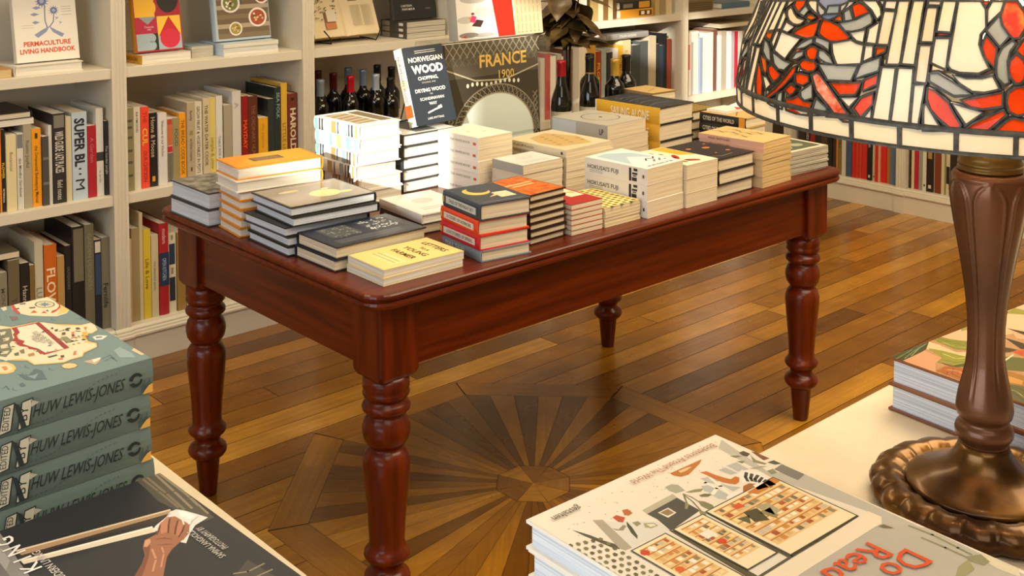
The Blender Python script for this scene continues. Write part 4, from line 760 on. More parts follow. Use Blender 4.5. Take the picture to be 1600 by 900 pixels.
flat('blue flat book on the top shelf next to the lampshade', 3.470, 1.795, z, .24, .17, 0, 'C', t=.03, col='#4f6a80', page='white', kind='hard')
# ---------------------------------------------------------------- wine bottles
BOT = mat('#0d0f0a', 0.06, coat=0.4)
def bottle(label, x, y, z, h, foil, group, ring=None, lab='#c9bfa6', kind='bordeaux'):
    o = empty('wine_bottle', (x, y, z + .0003), label, 'bottle', group); k = h / .30; r = .0345
    if kind == 'bordeaux': pr = [(r - .004, 0), (r, .004), (r, .185 * k), (r * .96, .197 * k), (r * .78, .209 * k), (r * .52, .219 * k), (.0145, .229 * k), (.0133, .245 * k), (.013, .288 * k), (.0145, .29 * k), (.0145, .2985 * k), (.012, .30 * k)]
    else: pr = [(r - .004, 0), (r, .004), (r, .140 * k), (r * .95, .160 * k), (r * .80, .182 * k), (r * .60, .203 * k), (r * .46, .222 * k), (.0140, .240 * k), (.0133, .262 * k), (.013, .288 * k), (.0145, .29 * k), (.0145, .2985 * k), (.012, .30 * k)]
    m = MB(); m.lathe(pr, BOT, 28); m.build('glass_body', o)
    m = MB(); m.lathe([(.0151, .236 * k if kind == 'bordeaux' else .246 * k), (.0151, .287 * k), (.0158, .2885 * k), (.0158, .3 * k), (.0145, .3015 * k), (.0, .3018 * k)], mat(foil, .32, metal=.35), 28, cap=False); c = m.build('foil_capsule', o)
    if ring: m = MB(); m.lathe([(.0156, .240 * k), (.0156, .246 * k)], mat(ring, .3, metal=.8), 28, cap=False); m.build('foil_band', c)
    m = MB(); m.lathe([(r + .0003, .05 * k), (r + .0003, .125 * k)], mat(lab, .7), 28, cap=False); m.build('bottle_label', o)
GW = 'wine bottles on the shelf behind the striped white books'
for x, y, h, f, d, rg in ((1.034, 1.835, .295, '#8ea3b3', 'blue grey capped wine bottle nearest the left upright, front row', None), (1.173, 1.835, .296, '#c01522', 'bright red capped wine bottle in the front row on the shelf', None), (1.294, 1.835, .291, '#b5c3d1', 'pale blue capped wine bottle in the front row on the shelf', None),
        (1.091, 1.94, .313, '#4a1212', 'brown red capped wine bottle nearest the left upright, back row', None), (1.163, 1.94, .297, '#571414', 'dark red capped wine bottle, second in the back row', None), (1.2345, 1.94, .311, '#6c8195', 'slate blue capped wine bottle, third in the back row', None), (1.306, 1.94, .297, '#8497ab', 'pale slate capped wine bottle, fourth in the back row', None), (1.3775, 1.94, .310, '#17171a', 'tall black capped wine bottle, fifth in the back row', None), (1.449, 1.94, .295, '#1a1a1c', 'black capped wine bottle with gold band, back row', '#b08a3a'), (1.366, 1.835, .27, '#232226', 'short black capped wine bottle behind the Norwegian Wood book', None)):
    bottle(d, x, y, zm, h, f, GW, rg)
GB2 = 'wine bottles at the rear edge of the mahogany table'
bottle('wine bottle with crimson foil behind the grey ring book', 1.232, .722, Z0, .278, '#9c121d', GB2, None, kind='burgundy')
bottle('black foiled wine bottle with gold band right of the crimson one', 1.365, .722, Z0, .279, '#1b1917', GB2, '#b9975a', kind='burgundy')
bottle('gold foiled wine bottle behind the Sailing Alone book', 1.488, .722, Z0, .260, '#c49a3d', GB2, None, kind='bordeaux')
bottle('black foiled wine bottle nearest the right table end', 1.586, .760, Z0, .262, '#1d1a19', GB2, None, kind='bordeaux')
bottle('dark foiled wine bottle tucked behind the gold foiled one', 1.462, .815, Z0, .272, '#22201e', GB2, None, kind='bordeaux')

# ---------------------------------------------------------------- upright display books on the table
def art_nw(mb, F, w, h, G):
    rect(mb, F, .0, .005, 1, .995, '#2b333c', rough=.3); c = '#e9e5da'
    for y in (.94, .915): stroke(mb, F, [(.3, y), (.8, y)], .006, c)
    put_text(mb, G, 'NORWEGIAN', w * .53, h * .80, h * .062, c, maxw=w * .84, bold=.02); put_text(mb, G, 'WOOD', w * .53, h * .655, h * .098, c, maxw=w * .80, bold=.045)
    put_text(mb, G, 'CHOPPING,', w * .5, h * .565, h * .042, c, maxw=w * .6, bold=.02); put_text(mb, G, 'STACKING, AND', w * .5, h * .52, h * .02, '#b9b6ac', maxw=w * .5)
    put_text(mb, G, 'DRYING WOOD', w * .5, h * .41, h * .045, c, maxw=w * .76, bold=.02); put_text(mb, G, 'THE', w * .5, h * .37, h * .02, '#b9b6ac'); put_text(mb, G, 'SCANDINAVIAN', w * .5, h * .305, h * .036, c, maxw=w * .6, bold=.01); put_text(mb, G, 'WAY', w * .5, h * .24, h * .036, c, bold=.02)
    stroke(mb, F, [(.34, .145), (.62, .19)], .02, c); poly(mb, F, [(.58, .17), (.70, .185), (.69, .225), (.60, .21)], c, lay=2); put_text(mb, G, 'LARS MYTTING', w * .5, h * .06, h * .026, c, maxw=w * .6)
lean('dark Norwegian Wood book leaning upright on the black backed white pile', .541, .592, ztop17 + .0005, .143, .222, .034, 17, -1, art_nw, '#2b333c', roll=1.5, kind='hard', spcol='#e6dfd0', group=G_, spine=(('b', .0, .12, '#e9e2d4', .0, 1.), ('b', .72, .88, '#d8541c', .05, .95), ('b', .4, .52, '#c9b894', .1, .9), ('t', 'NORWEGIAN WOOD', .1, .7, .34, '#6d665a', .02)))
st = empty('book_easel', (.61, .70, ztop17 + .0004), 'wire easel propping up the Norwegian Wood book', 'easel')
m = MB(); m.tube([(-.03, .02, .003), (-.02, -.012, .12)], .0022, WIRE); m.tube([(.03, .02, .003), (.02, -.012, .12)], .0022, WIRE); m.tube([(-.03, .02, .003), (.03, .02, .003)], .0022, WIRE); m.build('wire_frame', st)
def art_france(mb, F, w, h, G):
    rect(mb, F, .0, .004, 1, .996, '#3b362c', rough=.25); rnd = random.Random(8); S1, S2 = '#8d8570', '#6a6351'
    rect(mb, F, .0, .72, 1, .996, '#4a4436', lay=1)
    for i in range(14):
        x = i / 14; stroke(mb, F, [(x, .995), (x + .09, .88)], .008, S1, 2); stroke(mb, F, [(x + .09, .995), (x, .88)], .008, S1, 2)
        stroke(mb, F, [(x, .88), (x + .05, .82)], .006, S2, 2); stroke(mb, F, [(x + .06, .88), (x + .01, .82)], .006, S2, 2)
    stroke(mb, F, [(.0, .80), (.3, .69), (.62, .67), (1., .76)], .012, '#a39a82', 2)
    poly(mb, F, [(.06, .005), (.94, .005)] + circ(.52, .22, .40, .345, 26, 0, 180), '#c6d0c8', lay=3)   # bright sky under the great arch
    rect(mb, F, .14, .10, .90, .13, '#9aa59f', lay=4); rect(mb, F, .12, .20, .92, .225, '#a9b5ae', lay=4)
    poly(mb, F, [(.2, .02), (.86, .02), (.80, .09), (.60, .06), (.3, .10)], '#8d978f', lay=5); stroke(mb, F, [(.47, .06), (.47, .24)], .008, '#3f4038', 6); poly(mb, F, [(.44, .07), (.50, .07), (.47, .19)], '#4c4d44', lay=6)
    for k in range(27):   # lattice ring of the arch
        a = R(180 * k / 26); a2 = R(180 * (k + .8) / 26); c, s = math.cos, math.sin
        stroke(mb, F, [(.52 + .41 * c(a), .22 + .355 * s(a)), (.52 + .465 * c(a2), .22 + .415 * s(a2))], .007, S1, 6); stroke(mb, F, [(.52 + .41 * c(a2), .22 + .355 * s(a2)), (.52 + .465 * c(a), .22 + .415 * s(a))], .007, S2, 6)
    arc = lambda r1, r2: [(.52 + r1 * math.cos(R(180 * k / 26)), .22 + r2 * math.sin(R(180 * k / 26))) for k in range(27)]
    stroke(mb, F, arc(.405, .35), .012, '#9a917a', 6); stroke(mb, F, arc(.47, .42), .01, '#857c67', 6)
    for i in range(12): x = .22 + .05 * i; poly(mb, F, circ(x, .655 + .008 * math.sin(i), .014, .018, 8), '#cdc9b8', lay=6)
    for i in range(10):
        y = .04 + .05 * i
        for x0 in (.01, .93): stroke(mb, F, [(x0, y), (x0 + .05, y + .05)], .008, S1, 6); stroke(mb, F, [(x0 + .05, y), (x0, y + .05)], .008, S2, 6)
    put_text(mb, G, 'FRANCE', w * .61, h * .79, h * .098, '#cda852', maxw=w * .74, bold=.02); put_text(mb, G, '1900', w * .64, h * .685, h * .066, '#cda852', maxw=w * .34, bold=.005)
fl = lean('large France 1900 book with Eiffel Tower arch standing upright on the table', .712, .660, Z0, .376, .372, .05, 3, 1, art_france, '#39342b', kind='hard', group=G_, spcol='#4a453a', spine=(('b', .05, .2, '#a8a18e', .1, .9), ('b', .3, .7, '#8b8472', .15, .85), ('t', 'FRANCE', .34, .66, .4, '#cda852')))
ACR = bpy.data.materials.new('clear_acrylic'); ACR.use_nodes = True
_n = ACR.node_tree; _n.nodes.remove(_n.nodes['Principled BSDF'])
_t = _n.nodes.new('ShaderNodeBsdfTransparent'); _t.inputs[0].default_value = (.93, .95, .95, 1); _g = _n.nodes.new('ShaderNodeBsdfGlossy'); _g.inputs['Roughness'].default_value = 0.08; _m = _n.nodes.new('ShaderNodeMixShader'); _m.inputs[0].default_value = 0.16
_n.links.new(_t.outputs[0], _m.inputs[1]); _n.links.new(_g.outputs[0], _m.inputs[2]); _n.links.new(_m.outputs[0], _n.nodes['Material Output'].inputs[0])
rs = empty('display_riser', (.966, .802, Z0), 'clear acrylic riser behind the France book', 'display stand')
for a, c, nm in (((-.212, -.065, .360), (.212, .075, .365), 'top_plate'), ((-.212, -.065, 0), (-.207, .075, .3598), 'side_plate'), ((.230, -.065, 0), (.212, .075, .3598), 'side_plate')):
    m = MB(); m.box(a, c, ACR); m.build(nm, rs, .001)
def art_upper(mb, F, w, h, G):
    rect(mb, F, .0, .004, 1, .996, '#d9d3c4', rough=.25); rect(mb, F, .0, .004, .46, .996, '#d5d2cb', lay=1)
    for x, y, rx, ry, c in ((.12, .05, .11, .03, '#7d7a74'), (.30, .04, .12, .025, '#a5a19a'), (.10, .22, .10, .04, '#b5b0a8'), (.33, .30, .12, .06, '#c3beb4'), (.2, .45, .16, .05, '#a9a59e')): poly(mb, F, circ(x, y, rx, ry, 14), c, lay=2)
    poly(mb, F, [(.16, .15), (.26, .13), (.30, .20), (.22, .22)], '#3a2620', lay=3); poly(mb, F, [(.14, .20), (.20, .18), (.22, .25), (.17, .27)], '#d23a6a', lay=4); poly(mb, F, circ(.18, .285, .02, .014, 8), '#6b3a26', lay=4); poly(mb, F, [(.12, .24), (.15, .22), (.16, .26)], '#e8862c', lay=4); poly(mb, F, [(.03, .03), (.09, .02), (.1, .05)], '#b0321e', lay=4)
    poly(mb, F, [(.46, .004), (.66, .004), (.62, .996), (.34, .996)], '#d4230f', lay=5); rect(mb, F, .66, .004, 1, .996, '#bcae8d', lay=5)
    for i in range(6):
        for k in range(9): stroke(mb, F, [(.70 + .05 * i, .05 + .1 * k), (.70 + .05 * i, .12 + .1 * k)], .008, '#9a8b66', 6)
        poly(mb, F, circ(.70 + .05 * i, .03, .012, .008, 6), '#8d7e5c', lay=6)
lean('large white red and beige book standing above the France book', .832, .762, Z0 + .3654, .362, .275, .042, 6, 1, art_upper, '#c9c2b2', kind='hard', group=G_, spcol='#a9a59b')

# ---------------------------------------------------------------- dark leafed plant behind the bottles
pl = empty('potted_plant', (1.385, .838, Z0), 'dark brown leafed plant in a small pot at the rear of the table', 'plant')
m = MB(); m.lathe([(.028, 0), (.030, .002), (.037, .055), (.040, .06), (.040, .068), (.036, .068), (.034, .060)], mat('#4a382a', .6), 28); m.build('pot', pl)
m = MB(); rnd = random.Random(21); LEAFM = mat('#33240f', .38, h2='#55421f', scale=(30, 30, 30), coat=.25); STEM = mat('#2b1f14', .6)
f = MB(); tips = []
for k in range(6):
    a = k * 2.4; top = Vector((.04 * math.cos(a), .03 * math.sin(a), .43 + .012 * k)); mid = Vector((.010 * math.cos(a), .012 + .010 * math.sin(a), .28)); m.tube([(0.006 * math.cos(a), 0.006 * math.sin(a), .05), mid, top], [.004, .0035, .0022], STEM, 6); tips += [mid.lerp(top, t) for t in (.12, .3, .5, .66, .8, .92, 1.)]
m.build('stem', pl)
def leaf(p, az, el, L, W):
    while p.z + L * math.sin(el) - .30 * L < .295 and el < .9: el += .08
    q = Matrix.Translation(p) @ Matrix.Rotation(az, 4, 'Z') @ Matrix.Rotation(-el, 4, 'Y'); n = 8; vs = []
    for i in range(n + 1):
        u = i / n; wd = W * math.sin(math.pi * min(1, u ** .8)) * (1 - .25 * u); z = -.25 * L * u * u
        for s, dz in ((-1, .0), (-.5, -.10 * wd), (0, -.16 * wd), (.5, -.10 * wd), (1, 0)): vs.append(q @ Vector((L * u, s * wd, z + dz + .08 * wd * math.sin(9 * u + s))))
    f.add(vs, [(i * 5 + k, i * 5 + k + 1, i * 5 + k + 6, i * 5 + k + 5) for i in range(n) for k in range(4)], LEAFM, True)
for i, p in enumerate(tips):
    for j in range(1 if i % 3 else 2): leaf(p, rnd.uniform(0, 6.28), R(rnd.uniform(-55, 15)), rnd.uniform(.10, .15), rnd.uniform(.030, .046))
f.build('foliage', pl)

# ---------------------------------------------------------------- stained glass table lamp
LAX, LAY, LZ = -.2694, -1.4128, .9203
lp = empty('table_lamp', (LAX, LAY, LZ), 'bronze table lamp with red and cream stained glass shade', 'lamp')
BRZ = mat('#42290d', .30, metal=.75, h2='#74501c', scale=(14, 14, 14), coat=.2); BRL = mat('#54331d', .40, metal=.55, h2='#75492a', scale=(12, 12, 6), coat=.2)
def gad(r, z, a):
    if r < .074: return r
    k = abs(math.sin(a * 10 + z * 26)); g2 = .5 + .5 * math.cos(a * 60 + z * 60)
    return r * (.945 + .06 * k ** .6) + (.0006 * g2)
m = MB(); m.lathe([(.098, 0), (.106, .002), (.111, .007), (.1125, .013), (.110, .019), (.103, .0245), (.094, .027), (.086, .026), (.080, .022), (.076, .019)], BRZ, 240, rf=gad); m.build('gadrooned_base', lp)
m = MB(); m.lathe([(.073, .019), (.0755, .021), (.076, .0235), (.0745, .0255), (.068, .0285), (.058, .032), (.048, .0365), (.040, .0415), (.034, .0475), (.0298, .0535), (.0265, .060), (.0245, .066)], BRZ, 64, rf=None); m.build('foot', lp)
def panel(r, z, a):
    """six arched panels with raised edges, strongest near the shoulder"""
    s = ((a / (2 * math.pi) * 6 + .05) % 1) - .5; x = abs(s) * 2
    if z < .112 or z > .352: return r
    amp = min(1, (z - .112) / .03) * min(1, max(0, (.352 - z) / .012))
    arch = .78 if z < .318 else .78 * math.sqrt(max(0, 1 - ((z - .318) / .024) ** 2)) if z < .342 else 0
    d = x - arch; ridge = math.exp(-(d / .07) ** 2) * .0016 if arch > 0 else 0
    flat_ = -.0016 * max(0, 1 - x / max(arch, .01)) * 0 + (.0011 * (1 - x / max(arch, .05)) if x < arch else -.0014 * (1 - math.exp(-((x - arch) / .1) ** 2)) if arch > 0 else 0)
    return r + amp * (ridge + flat_) * (r / .034)
COLP = [(.0240, .066), (.0242, .0685), (.0262, .0715), (.0285, .076), (.0289, .0806), (.0275, .085), (.0245, .0885), (.0238, .0905), (.0245, .0925), (.0270, .096), (.0283, .1016), (.0278, .109), (.0261, .118), (.0236, .128), (.0210, .1384), (.0190, .148), (.0180, .1587), (.0177, .174), (.0178, .1889), (.0190, .207), (.0210, .2256), (.0238, .245), (.0269, .2637), (.0299, .280), (.0328, .2958), (.0352, .310), (.0374, .3247), (.0380, .330), (.0381, .3345), (.0379, .340), (.0370, .3457), (.0345, .3492), (.0325, .3500), (.0302, .3505)]
def dens(p, n=3):
    out = []
    for (a, b), (c, d) in zip(p, p[1:]): out += [(a + (c - a) * k / n, b + (d - b) * k / n) for k in range(n)]
    return out + [p[-1]]
m = MB(); m.lathe(dens(COLP), BRL, 168, rf=panel); m.build('column', lp)
m = MB(); m.lathe([(.0302, .3508), (.0318, .3515), (.0318, .3535), (.0304, .3545), (.0304, .3565), (.0314, .3575), (.0314, .3595), (.0300, .3605), (.0300, .3640), (.0285, .368), (.020, .374), (.0105, .378), (.0085, .388), (.0085, .43), (.016, .436), (.0175, .47), (.012, .478)], mat('#6b5220', .4, metal=.7, coat=.1), 64); m.build('collar', lp)
BULB = bpy.data.materials.new('lit_bulb'); BULB.use_nodes = True
_e = BULB.node_tree.nodes['Principled BSDF']; _e.inputs['Base Color'].default_value = (1, .9, .7, 1); _e.inputs['Emission Color'].default_value = (1, .72, .38, 1); _e.inputs['Emission Strength'].default_value = 8
m = MB(); m.lathe([(.012, .4785), (.014, .485), (.022, .50), (.028, .52), (.026, .54), (.016, .555), (0, .56)], BULB, 24, cap=False); m.build('bulb', lp)
bl = bpy.data.lights.new('lamp_light', 'POINT'); bl.energy = 2.6; bl.color = (1, .70, .38); bl.shadow_soft_size = .03
bo = bpy.data.objects.new('lamp_light', bl); COL.objects.link(bo); bo.parent = lp; bo.location = (.0, .0, .60)
SPZ = [1.3277, 1.3365, 1.3553, 1.4017, 1.4462, 1.5005, 1.5598, 1.6091, 1.6388]; SPR = [.2528, .2533, .2543, .2474, .2296, .2005, .156, .0988, .0494]
def srad(z):
    if z <= SPZ[0]: return SPR[0]
    for i in range(len(SPZ) - 1):
        if z <= SPZ[i + 1]: t = (z - SPZ[i]) / (SPZ[i + 1] - SPZ[i]); return SPR[i] + (SPR[i + 1] - SPR[i]) * t
    return SPR[-1]
def glassm(name, c1, c2, sc, tr):
    mm = bpy.data.materials.new(name); mm.use_nodes = True; nt = mm.node_tree; nt.nodes.remove(nt.nodes['Principled BSDF'])
    tc = nt.nodes.new('ShaderNodeTexCoord'); nz = nt.nodes.new('ShaderNodeTexNoise'); nz.inputs['Scale'].default_value = sc; nz.inputs['Detail'].default_value = 4
    rp = nt.nodes.new('ShaderNodeValToRGB'); rp.color_ramp.elements[0].position = .38; rp.color_ramp.elements[1].position = .66; rp.color_ramp.elements[0].color = lin(c1); rp.color_ramp.elements[1].color = lin(c2)
    d = nt.nodes.new('ShaderNodeBsdfDiffuse'); t = nt.nodes.new('ShaderNodeBsdfTranslucent'); g = nt.nodes.new('ShaderNodeBsdfGlossy'); g.inputs['Roughness'].default_value = .22
    m1 = nt.nodes.new('ShaderNodeMixShader'); m1.inputs[0].default_value = tr; m2 = nt.nodes.new('ShaderNodeMixShader'); m2.inputs[0].default_value = .02
    nt.links.new(tc.outputs['Object'], nz.inputs['Vector']); nt.links.new(nz.outputs['Fac'], rp.inputs['Fac'])
    for q in (d, t): nt.links.new(rp.outputs['Color'], q.inputs['Color'])
    nt.links.new(d.outputs[0], m1.inputs[1]); nt.links.new(t.outputs[0], m1.inputs[2]); nt.links.new(m1.outputs[0], m2.inputs[1]); nt.links.new(g.outputs[0], m2.inputs[2]); nt.links.new(m2.outputs[0], nt.nodes['Material Output'].inputs[0])
    return mm
GL = {'c': glassm('cream_glass', '#f6ecd2', '#f0dcae', 9, .42), 'p': glassm('peach_glass', '#f6e2c6', '#f2cf9e', 12, .42), 'g': glassm('grey_glass', '#b5b3a4', '#a09e8d', 16, .3), 'r': glassm('red_glass', '#ee4a0a', '#d43a08', 24, .4), 'o': glassm('orange_glass', '#e9640e', '#d8500c', 24, .4), 'm': glassm('mottled_glass', '#dc4418', '#f0b090', 110, .35), 'f': glassm('flame_glass', '#ea3304', '#fbc24a', 42, .5), 'b': glassm('blue_grey_glass', '#8d95a8', '#7d869b', 16, .4)}
LEAD = mat('#332f25', .5, metal=.3, h2='#4b463a', scale=(120, 120, 120), bump=.4)
glass, lead = MB(), MB(); RU = .25
def dense(pts, mx):
    out = []
    for i, (x0, y0) in enumerate(pts):
        x1, y1 = pts[(i + 1) % len(pts)]; n = max(1, int(math.hypot(x1 - x0, y1 - y0) / mx + .999))
        out += [(x0 + (x1 - x0) * k / n, y0 + (y1 - y0) * k / n) for k in range(n)]
    return out
def offset(pts, d):
    n = len(pts); A = sum(pts[i][0] * pts[(i + 1) % n][1] - pts[(i + 1) % n][0] * pts[i][1] for i in range(n))
    if A < 0: pts = pts[::-1]
    out = []
    for i in range(n):
        p0, p1, p2 = pts[i - 1], pts[i], pts[(i + 1) % n]
        e1 = Vector((p1[0] - p0[0], p1[1] - p0[1])); e2 = Vector((p2[0] - p1[0], p2[1] - p1[1]))
        if e1.length < 1e-7 or e2.length < 1e-7: out.append(p1); continue
        n1 = Vector((e1.y, -e1.x)).normalized(); n2 = Vector((e2.y, -e2.x)).normalized(); b_ = n1 + n2
        k = d / max(.45, (1 + n1.dot(n2)) / 2) / 2; out.append((p1[0] + b_.x * k, p1[1] + b_.y * k))
    return pts, out
def S(u, z, dr=0):
    a = u / RU; r = srad(z) + dr; return (r * math.cos(a), r * math.sin(a), z - LZ)
def piece(c, pts, ld=.0012):
    """pts in (u = angle * RU, z): one pane and the lead came around it"""
    pts = dense(pts, .012); inn, out = offset(pts, ld); n = len(inn)
    glass.add([S(u, z, .0004) for u, z in inn], [tuple(range(n))], GL[c])
    _, i2 = offset(inn, -.0004)
    vs = [S(u, z, .0016) for u, z in i2] + [S(u, z, .0016) for u, z in out] + [S(u, z, -.0016) for u, z in out] + [S(u, z, -.0016) for u, z in i2]
    _, o2 = offset(inn, .0026)
    lead.add([S(u, z, -.0030) for u, z in inn] + [S(u, z, -.0030) for u, z in o2], [(k, (k + 1) % n, n + (k + 1) % n, n + k) for k in range(n)], LEAD)
    lead.add(vs, [(j * n + k, j * n + (k + 1) % n, ((j + 1) % 4) * n + (k + 1) % n, ((j + 1) % 4) * n + k) for j in range(4) for k in range(n)], LEAD)
GLASS = 'c:-2267,1419 -2232,1430 -2229,1276 -2234,1254|c:-2237,1225 -2218,1233 -2248,1020 -2288,980|c:-2221,1434 -2190,1444 -2213,1271 -2223,1261|c:-2185,1445 -2172,1450 -2178,1225 -2197,1222|c:-2206,1194 -2191,1197 -2194,964 -2214,949|c:-2161,1453 -2143,1459 -2157,1037 -2177,1035|c:-2136,1461 -2112,1468 -2129,1048 -2149,1041|c:-2106,1470 -2082,1478 -2089,1205 -2119,1182|c:-2078,1378 -2068,1374 -2058,1341 -2061,1225 -2079,1213|c:-2073,1480 -2048,1488 -2070,1429|p:-2053,1435 -2041,1413 -2029,1380 -2011,1346 -1983,1334 -1991,1303 -2003,1288 -2022,1291 -2042,1317 -2055,1356 -2061,1399|r:-2041,1454 -2043,1501 -2005,1511 -2002,1469 -2017,1399|g:-2012,1393 -1998,1467 -1980,1429 -1991,1371|p:-1994,1493 -1989,1513 -1967,1518 -1948,1478 -1928,1441 -1927,1410 -1938,1396 -1955,1412 -1976,1448|o:-1982,1360 -1975,1387 -1960,1385 -1949,1368 -1963,1345|c:-2049,1296 -2011,1263 -2030,1204 -2054,1216|r:-2009,1205 -1990,1256 -1966,1301 -1937,1336 -1935,1263 -1937,1206 -1957,1180 -1981,1188|r:-1925,1365 -1904,1351 -1879,1324 -1861,1282 -1842,1237 -1847,1212 -1868,1191 -1889,1183 -1911,1209 -1925,1238 -1927,1301|o:-2122,1127 -2121,1165 -2090,1179 -2091,1103|c:-2078,1195 -2064,1197 -2063,1042 -2081,1086|c:-2055,1201 -1977,1165 -2009,966 -2056,1023|g:-2120,1098 -2095,1072 -2075,1021 -2064,911 -2087,932 -2108,989|g:-2063,1001 -2044,985 -2014,949 -1989,933 -2007,865 -2031,863 -2049,901|g:-1981,1074 -1971,1125 -1955,1163 -1938,1191 -1936,1150 -1955,1100|g:-1986,978 -1976,1040 -1954,1068 -1952,1030 -1970,986|g:-1931,1201 -1912,1194 -1889,1176 -1885,1102 -1905,1135 -1930,1159|g:-1912,1094 -1896,1090 -1878,1050 -1865,994 -1885,998 -1901,1019 -1912,1049|r:-1937,1114 -1925,1113 -1914,1096 -1911,1049 -1916,1009 -1931,1002 -1942,1035 -1947,1075|r:-1960,941 -1952,981 -1938,991 -1915,984 -1908,946 -1914,911 -1934,894 -1951,910|c:-2258,633 -2240,649 -2242,552 -2279,538|c:-2232,850 -2200,861 -2208,543 -2233,533|c:-2185,1003 -2159,1012 -2177,541 -2198,542|c:-2149,1002 -2124,1013 -2141,535 -2171,533|c:-2130,716 -2113,547 -2116,533 -2134,536|o:-2119,941 -2086,921 -2076,836 -2076,776 -2094,818|r:-2125,853 -2108,833 -2088,701 -2082,569 -2107,528 -2120,680|c:-2090,756 -2071,757 -2050,702 -2068,642|r:-2072,853 -2058,884 -2039,850 -2019,817 -2023,781 -2042,733 -2063,791|r:-1981,896 -1967,919 -1971,851 -1993,752 -2024,645 -2061,546 -2071,554 -2029,678 -2001,791|r:-1967,846 -1952,862 -1928,854 -1925,806 -1940,761 -1962,770|r:-1995,685 -1978,750 -1959,722 -1966,675 -1978,649|g:-1945,702 -1915,793 -1909,667 -1931,632 -1941,654|g:-2017,635 -2002,666 -1999,508 -2023,505|m:-2055,520 -2027,584 -2026,510|r:-1990,602 -1968,616 -1950,656 -1932,621 -1909,621 -1919,505 -1951,497 -1984,507|g:-1899,666 -1869,600 -1873,539 -1908,512|m:-1918,864 -1905,897 -1894,871 -1871,792 -1839,663 -1811,536 -1816,514 -1828,509 -1853,576 -1902,741|m:-1868,526 -1865,581 -1844,528|g:-1923,1415 -1922,1482 -1891,1497 -1886,1432|p:-1888,1494 -1867,1538 -1854,1537 -1865,1487 -1883,1447|o:-1899,1383 -1878,1414 -1872,1368 -1892,1365|g:-1873,1443 -1860,1477 -1844,1386 -1865,1370|r:-1857,1502 -1841,1534 -1824,1510 -1809,1464 -1841,1401|g:-1877,1342 -1836,1389 -1807,1458 -1797,1409 -1797,1369 -1816,1317 -1839,1289 -1857,1287|c:-1834,1552 -1799,1560 -1785,1506 -1779,1448 -1786,1406 -1804,1482|c:-1791,1562 -1780,1564 -1781,1527|p:-1776,1565 -1750,1570 -1750,1501 -1775,1505|p:-1774,1479 -1748,1481 -1750,1205 -1774,1200|c:-1844,1271 -1808,1309 -1806,1203 -1824,1213|c:-1800,1321 -1779,1384 -1777,1202 -1799,1205|c:-1882,1165 -1836,1212 -1819,1188 -1804,1180 -1801,1025 -1856,991 -1873,1086|c:-1800,1178 -1782,1181 -1779,1090 -1797,1046|o:-1775,1170 -1754,1177 -1754,1147 -1772,1102|c:-1747,1570 -1722,1575 -1720,1071 -1722,1051 -1746,1043|c:-1713,1579 -1690,1583 -1691,1058 -1716,1058|g:-1903,972 -1808,999 -1819,868 -1876,849|g:-1762,1092 -1760,1021 -1762,982 -1810,895 -1801,1021|r:-1868,822 -1796,861 -1806,758 -1843,734|r:-1790,886 -1762,949 -1762,869 -1792,795|c:-1840,709 -1800,731 -1818,639|r:-1807,637 -1793,730 -1768,785 -1768,692 -1791,569|c:-1787,550 -1769,657 -1769,547|c:-1754,1012 -1727,1017 -1732,549 -1766,540|c:-1721,1020 -1692,1025 -1694,552 -1728,547|c:-1688,890 -1668,899 -1677,535 -1690,542|p:-1681,1583 -1654,1587 -1656,1555 -1680,1554|p:-1681,1530 -1660,1533 -1661,1253 -1684,1248|c:-1650,1588 -1623,1591 -1629,1340 -1655,1342|p:-1685,1217 -1663,1222 -1664,1006 -1666,916 -1686,919|c:-1657,1282 -1629,1288 -1631,1041 -1659,1084|c:-1618,1592 -1574,1598 -1564,1533 -1562,1390 -1572,1334 -1574,1251 -1565,1158 -1554,1066 -1572,1025 -1606,1024 -1621,1043 -1628,1076 -1621,1380|r:-1573,1598 -1557,1600 -1563,1564|c:-1550,1600 -1528,1602 -1534,1523 -1558,1425 -1559,1534|f:-1524,1603 -1503,1604 -1489,1521 -1488,1399 -1500,1317 -1510,1312 -1519,1348 -1530,1415 -1533,1496|g:-1560,1370 -1537,1486 -1532,1408 -1518,1328 -1535,1244|r:-1560,1322 -1541,1227 -1545,1081 -1561,1152 -1567,1225|g:-1512,1295 -1507,1270 -1517,1208 -1522,1127 -1519,961 -1526,945 -1538,998 -1540,1049 -1539,1150 -1530,1232|r:-1505,1190 -1493,1137 -1489,1058 -1493,992 -1498,962 -1506,959 -1515,1003 -1519,1068 -1516,1133|c:-1618,998 -1594,974 -1565,982 -1547,1008 -1535,906 -1561,874 -1582,876 -1604,934|g:-1661,992 -1645,1001 -1617,937 -1583,849 -1614,832 -1633,872 -1660,935|r:-1662,873 -1648,851 -1624,769 -1615,696 -1600,596 -1604,565 -1615,557 -1639,634 -1655,704 -1662,785|c:-1617,767 -1563,709 -1591,604|r:-1601,792 -1530,878 -1530,770 -1563,739 -1583,748|r:-1597,541 -1579,611 -1528,737 -1523,702 -1555,563|r:-1508,920 -1494,930 -1484,887 -1483,799 -1489,724 -1503,703 -1517,733 -1521,798 -1519,873|r:-1543,559 -1519,659 -1508,676 -1490,657 -1475,639 -1472,577|c:-1666,523 -1667,730 -1663,739 -1632,535'
MIR = -1485
pieces = []
for l in GLASS.split('|'):
    c, q = l.split(':'); pieces.append((c, [tuple(map(int, t.split(','))) for t in q.split()]))
pieces.append(('b', [(-1916 + 46 * math.cos(a), 1570 + 205 * math.sin(a)) for a in [2 * math.pi * k / 18 for k in range(18)]]))
def emit(c, q, sh, mir=False):
    pts = [(R(((2 * MIR - t) if mir else t) / 10 + sh) * RU, 1.3 + z / 10000) for t, z in q]
    piece(c, [(u, min(z, 1.47)) for u, z in pts])
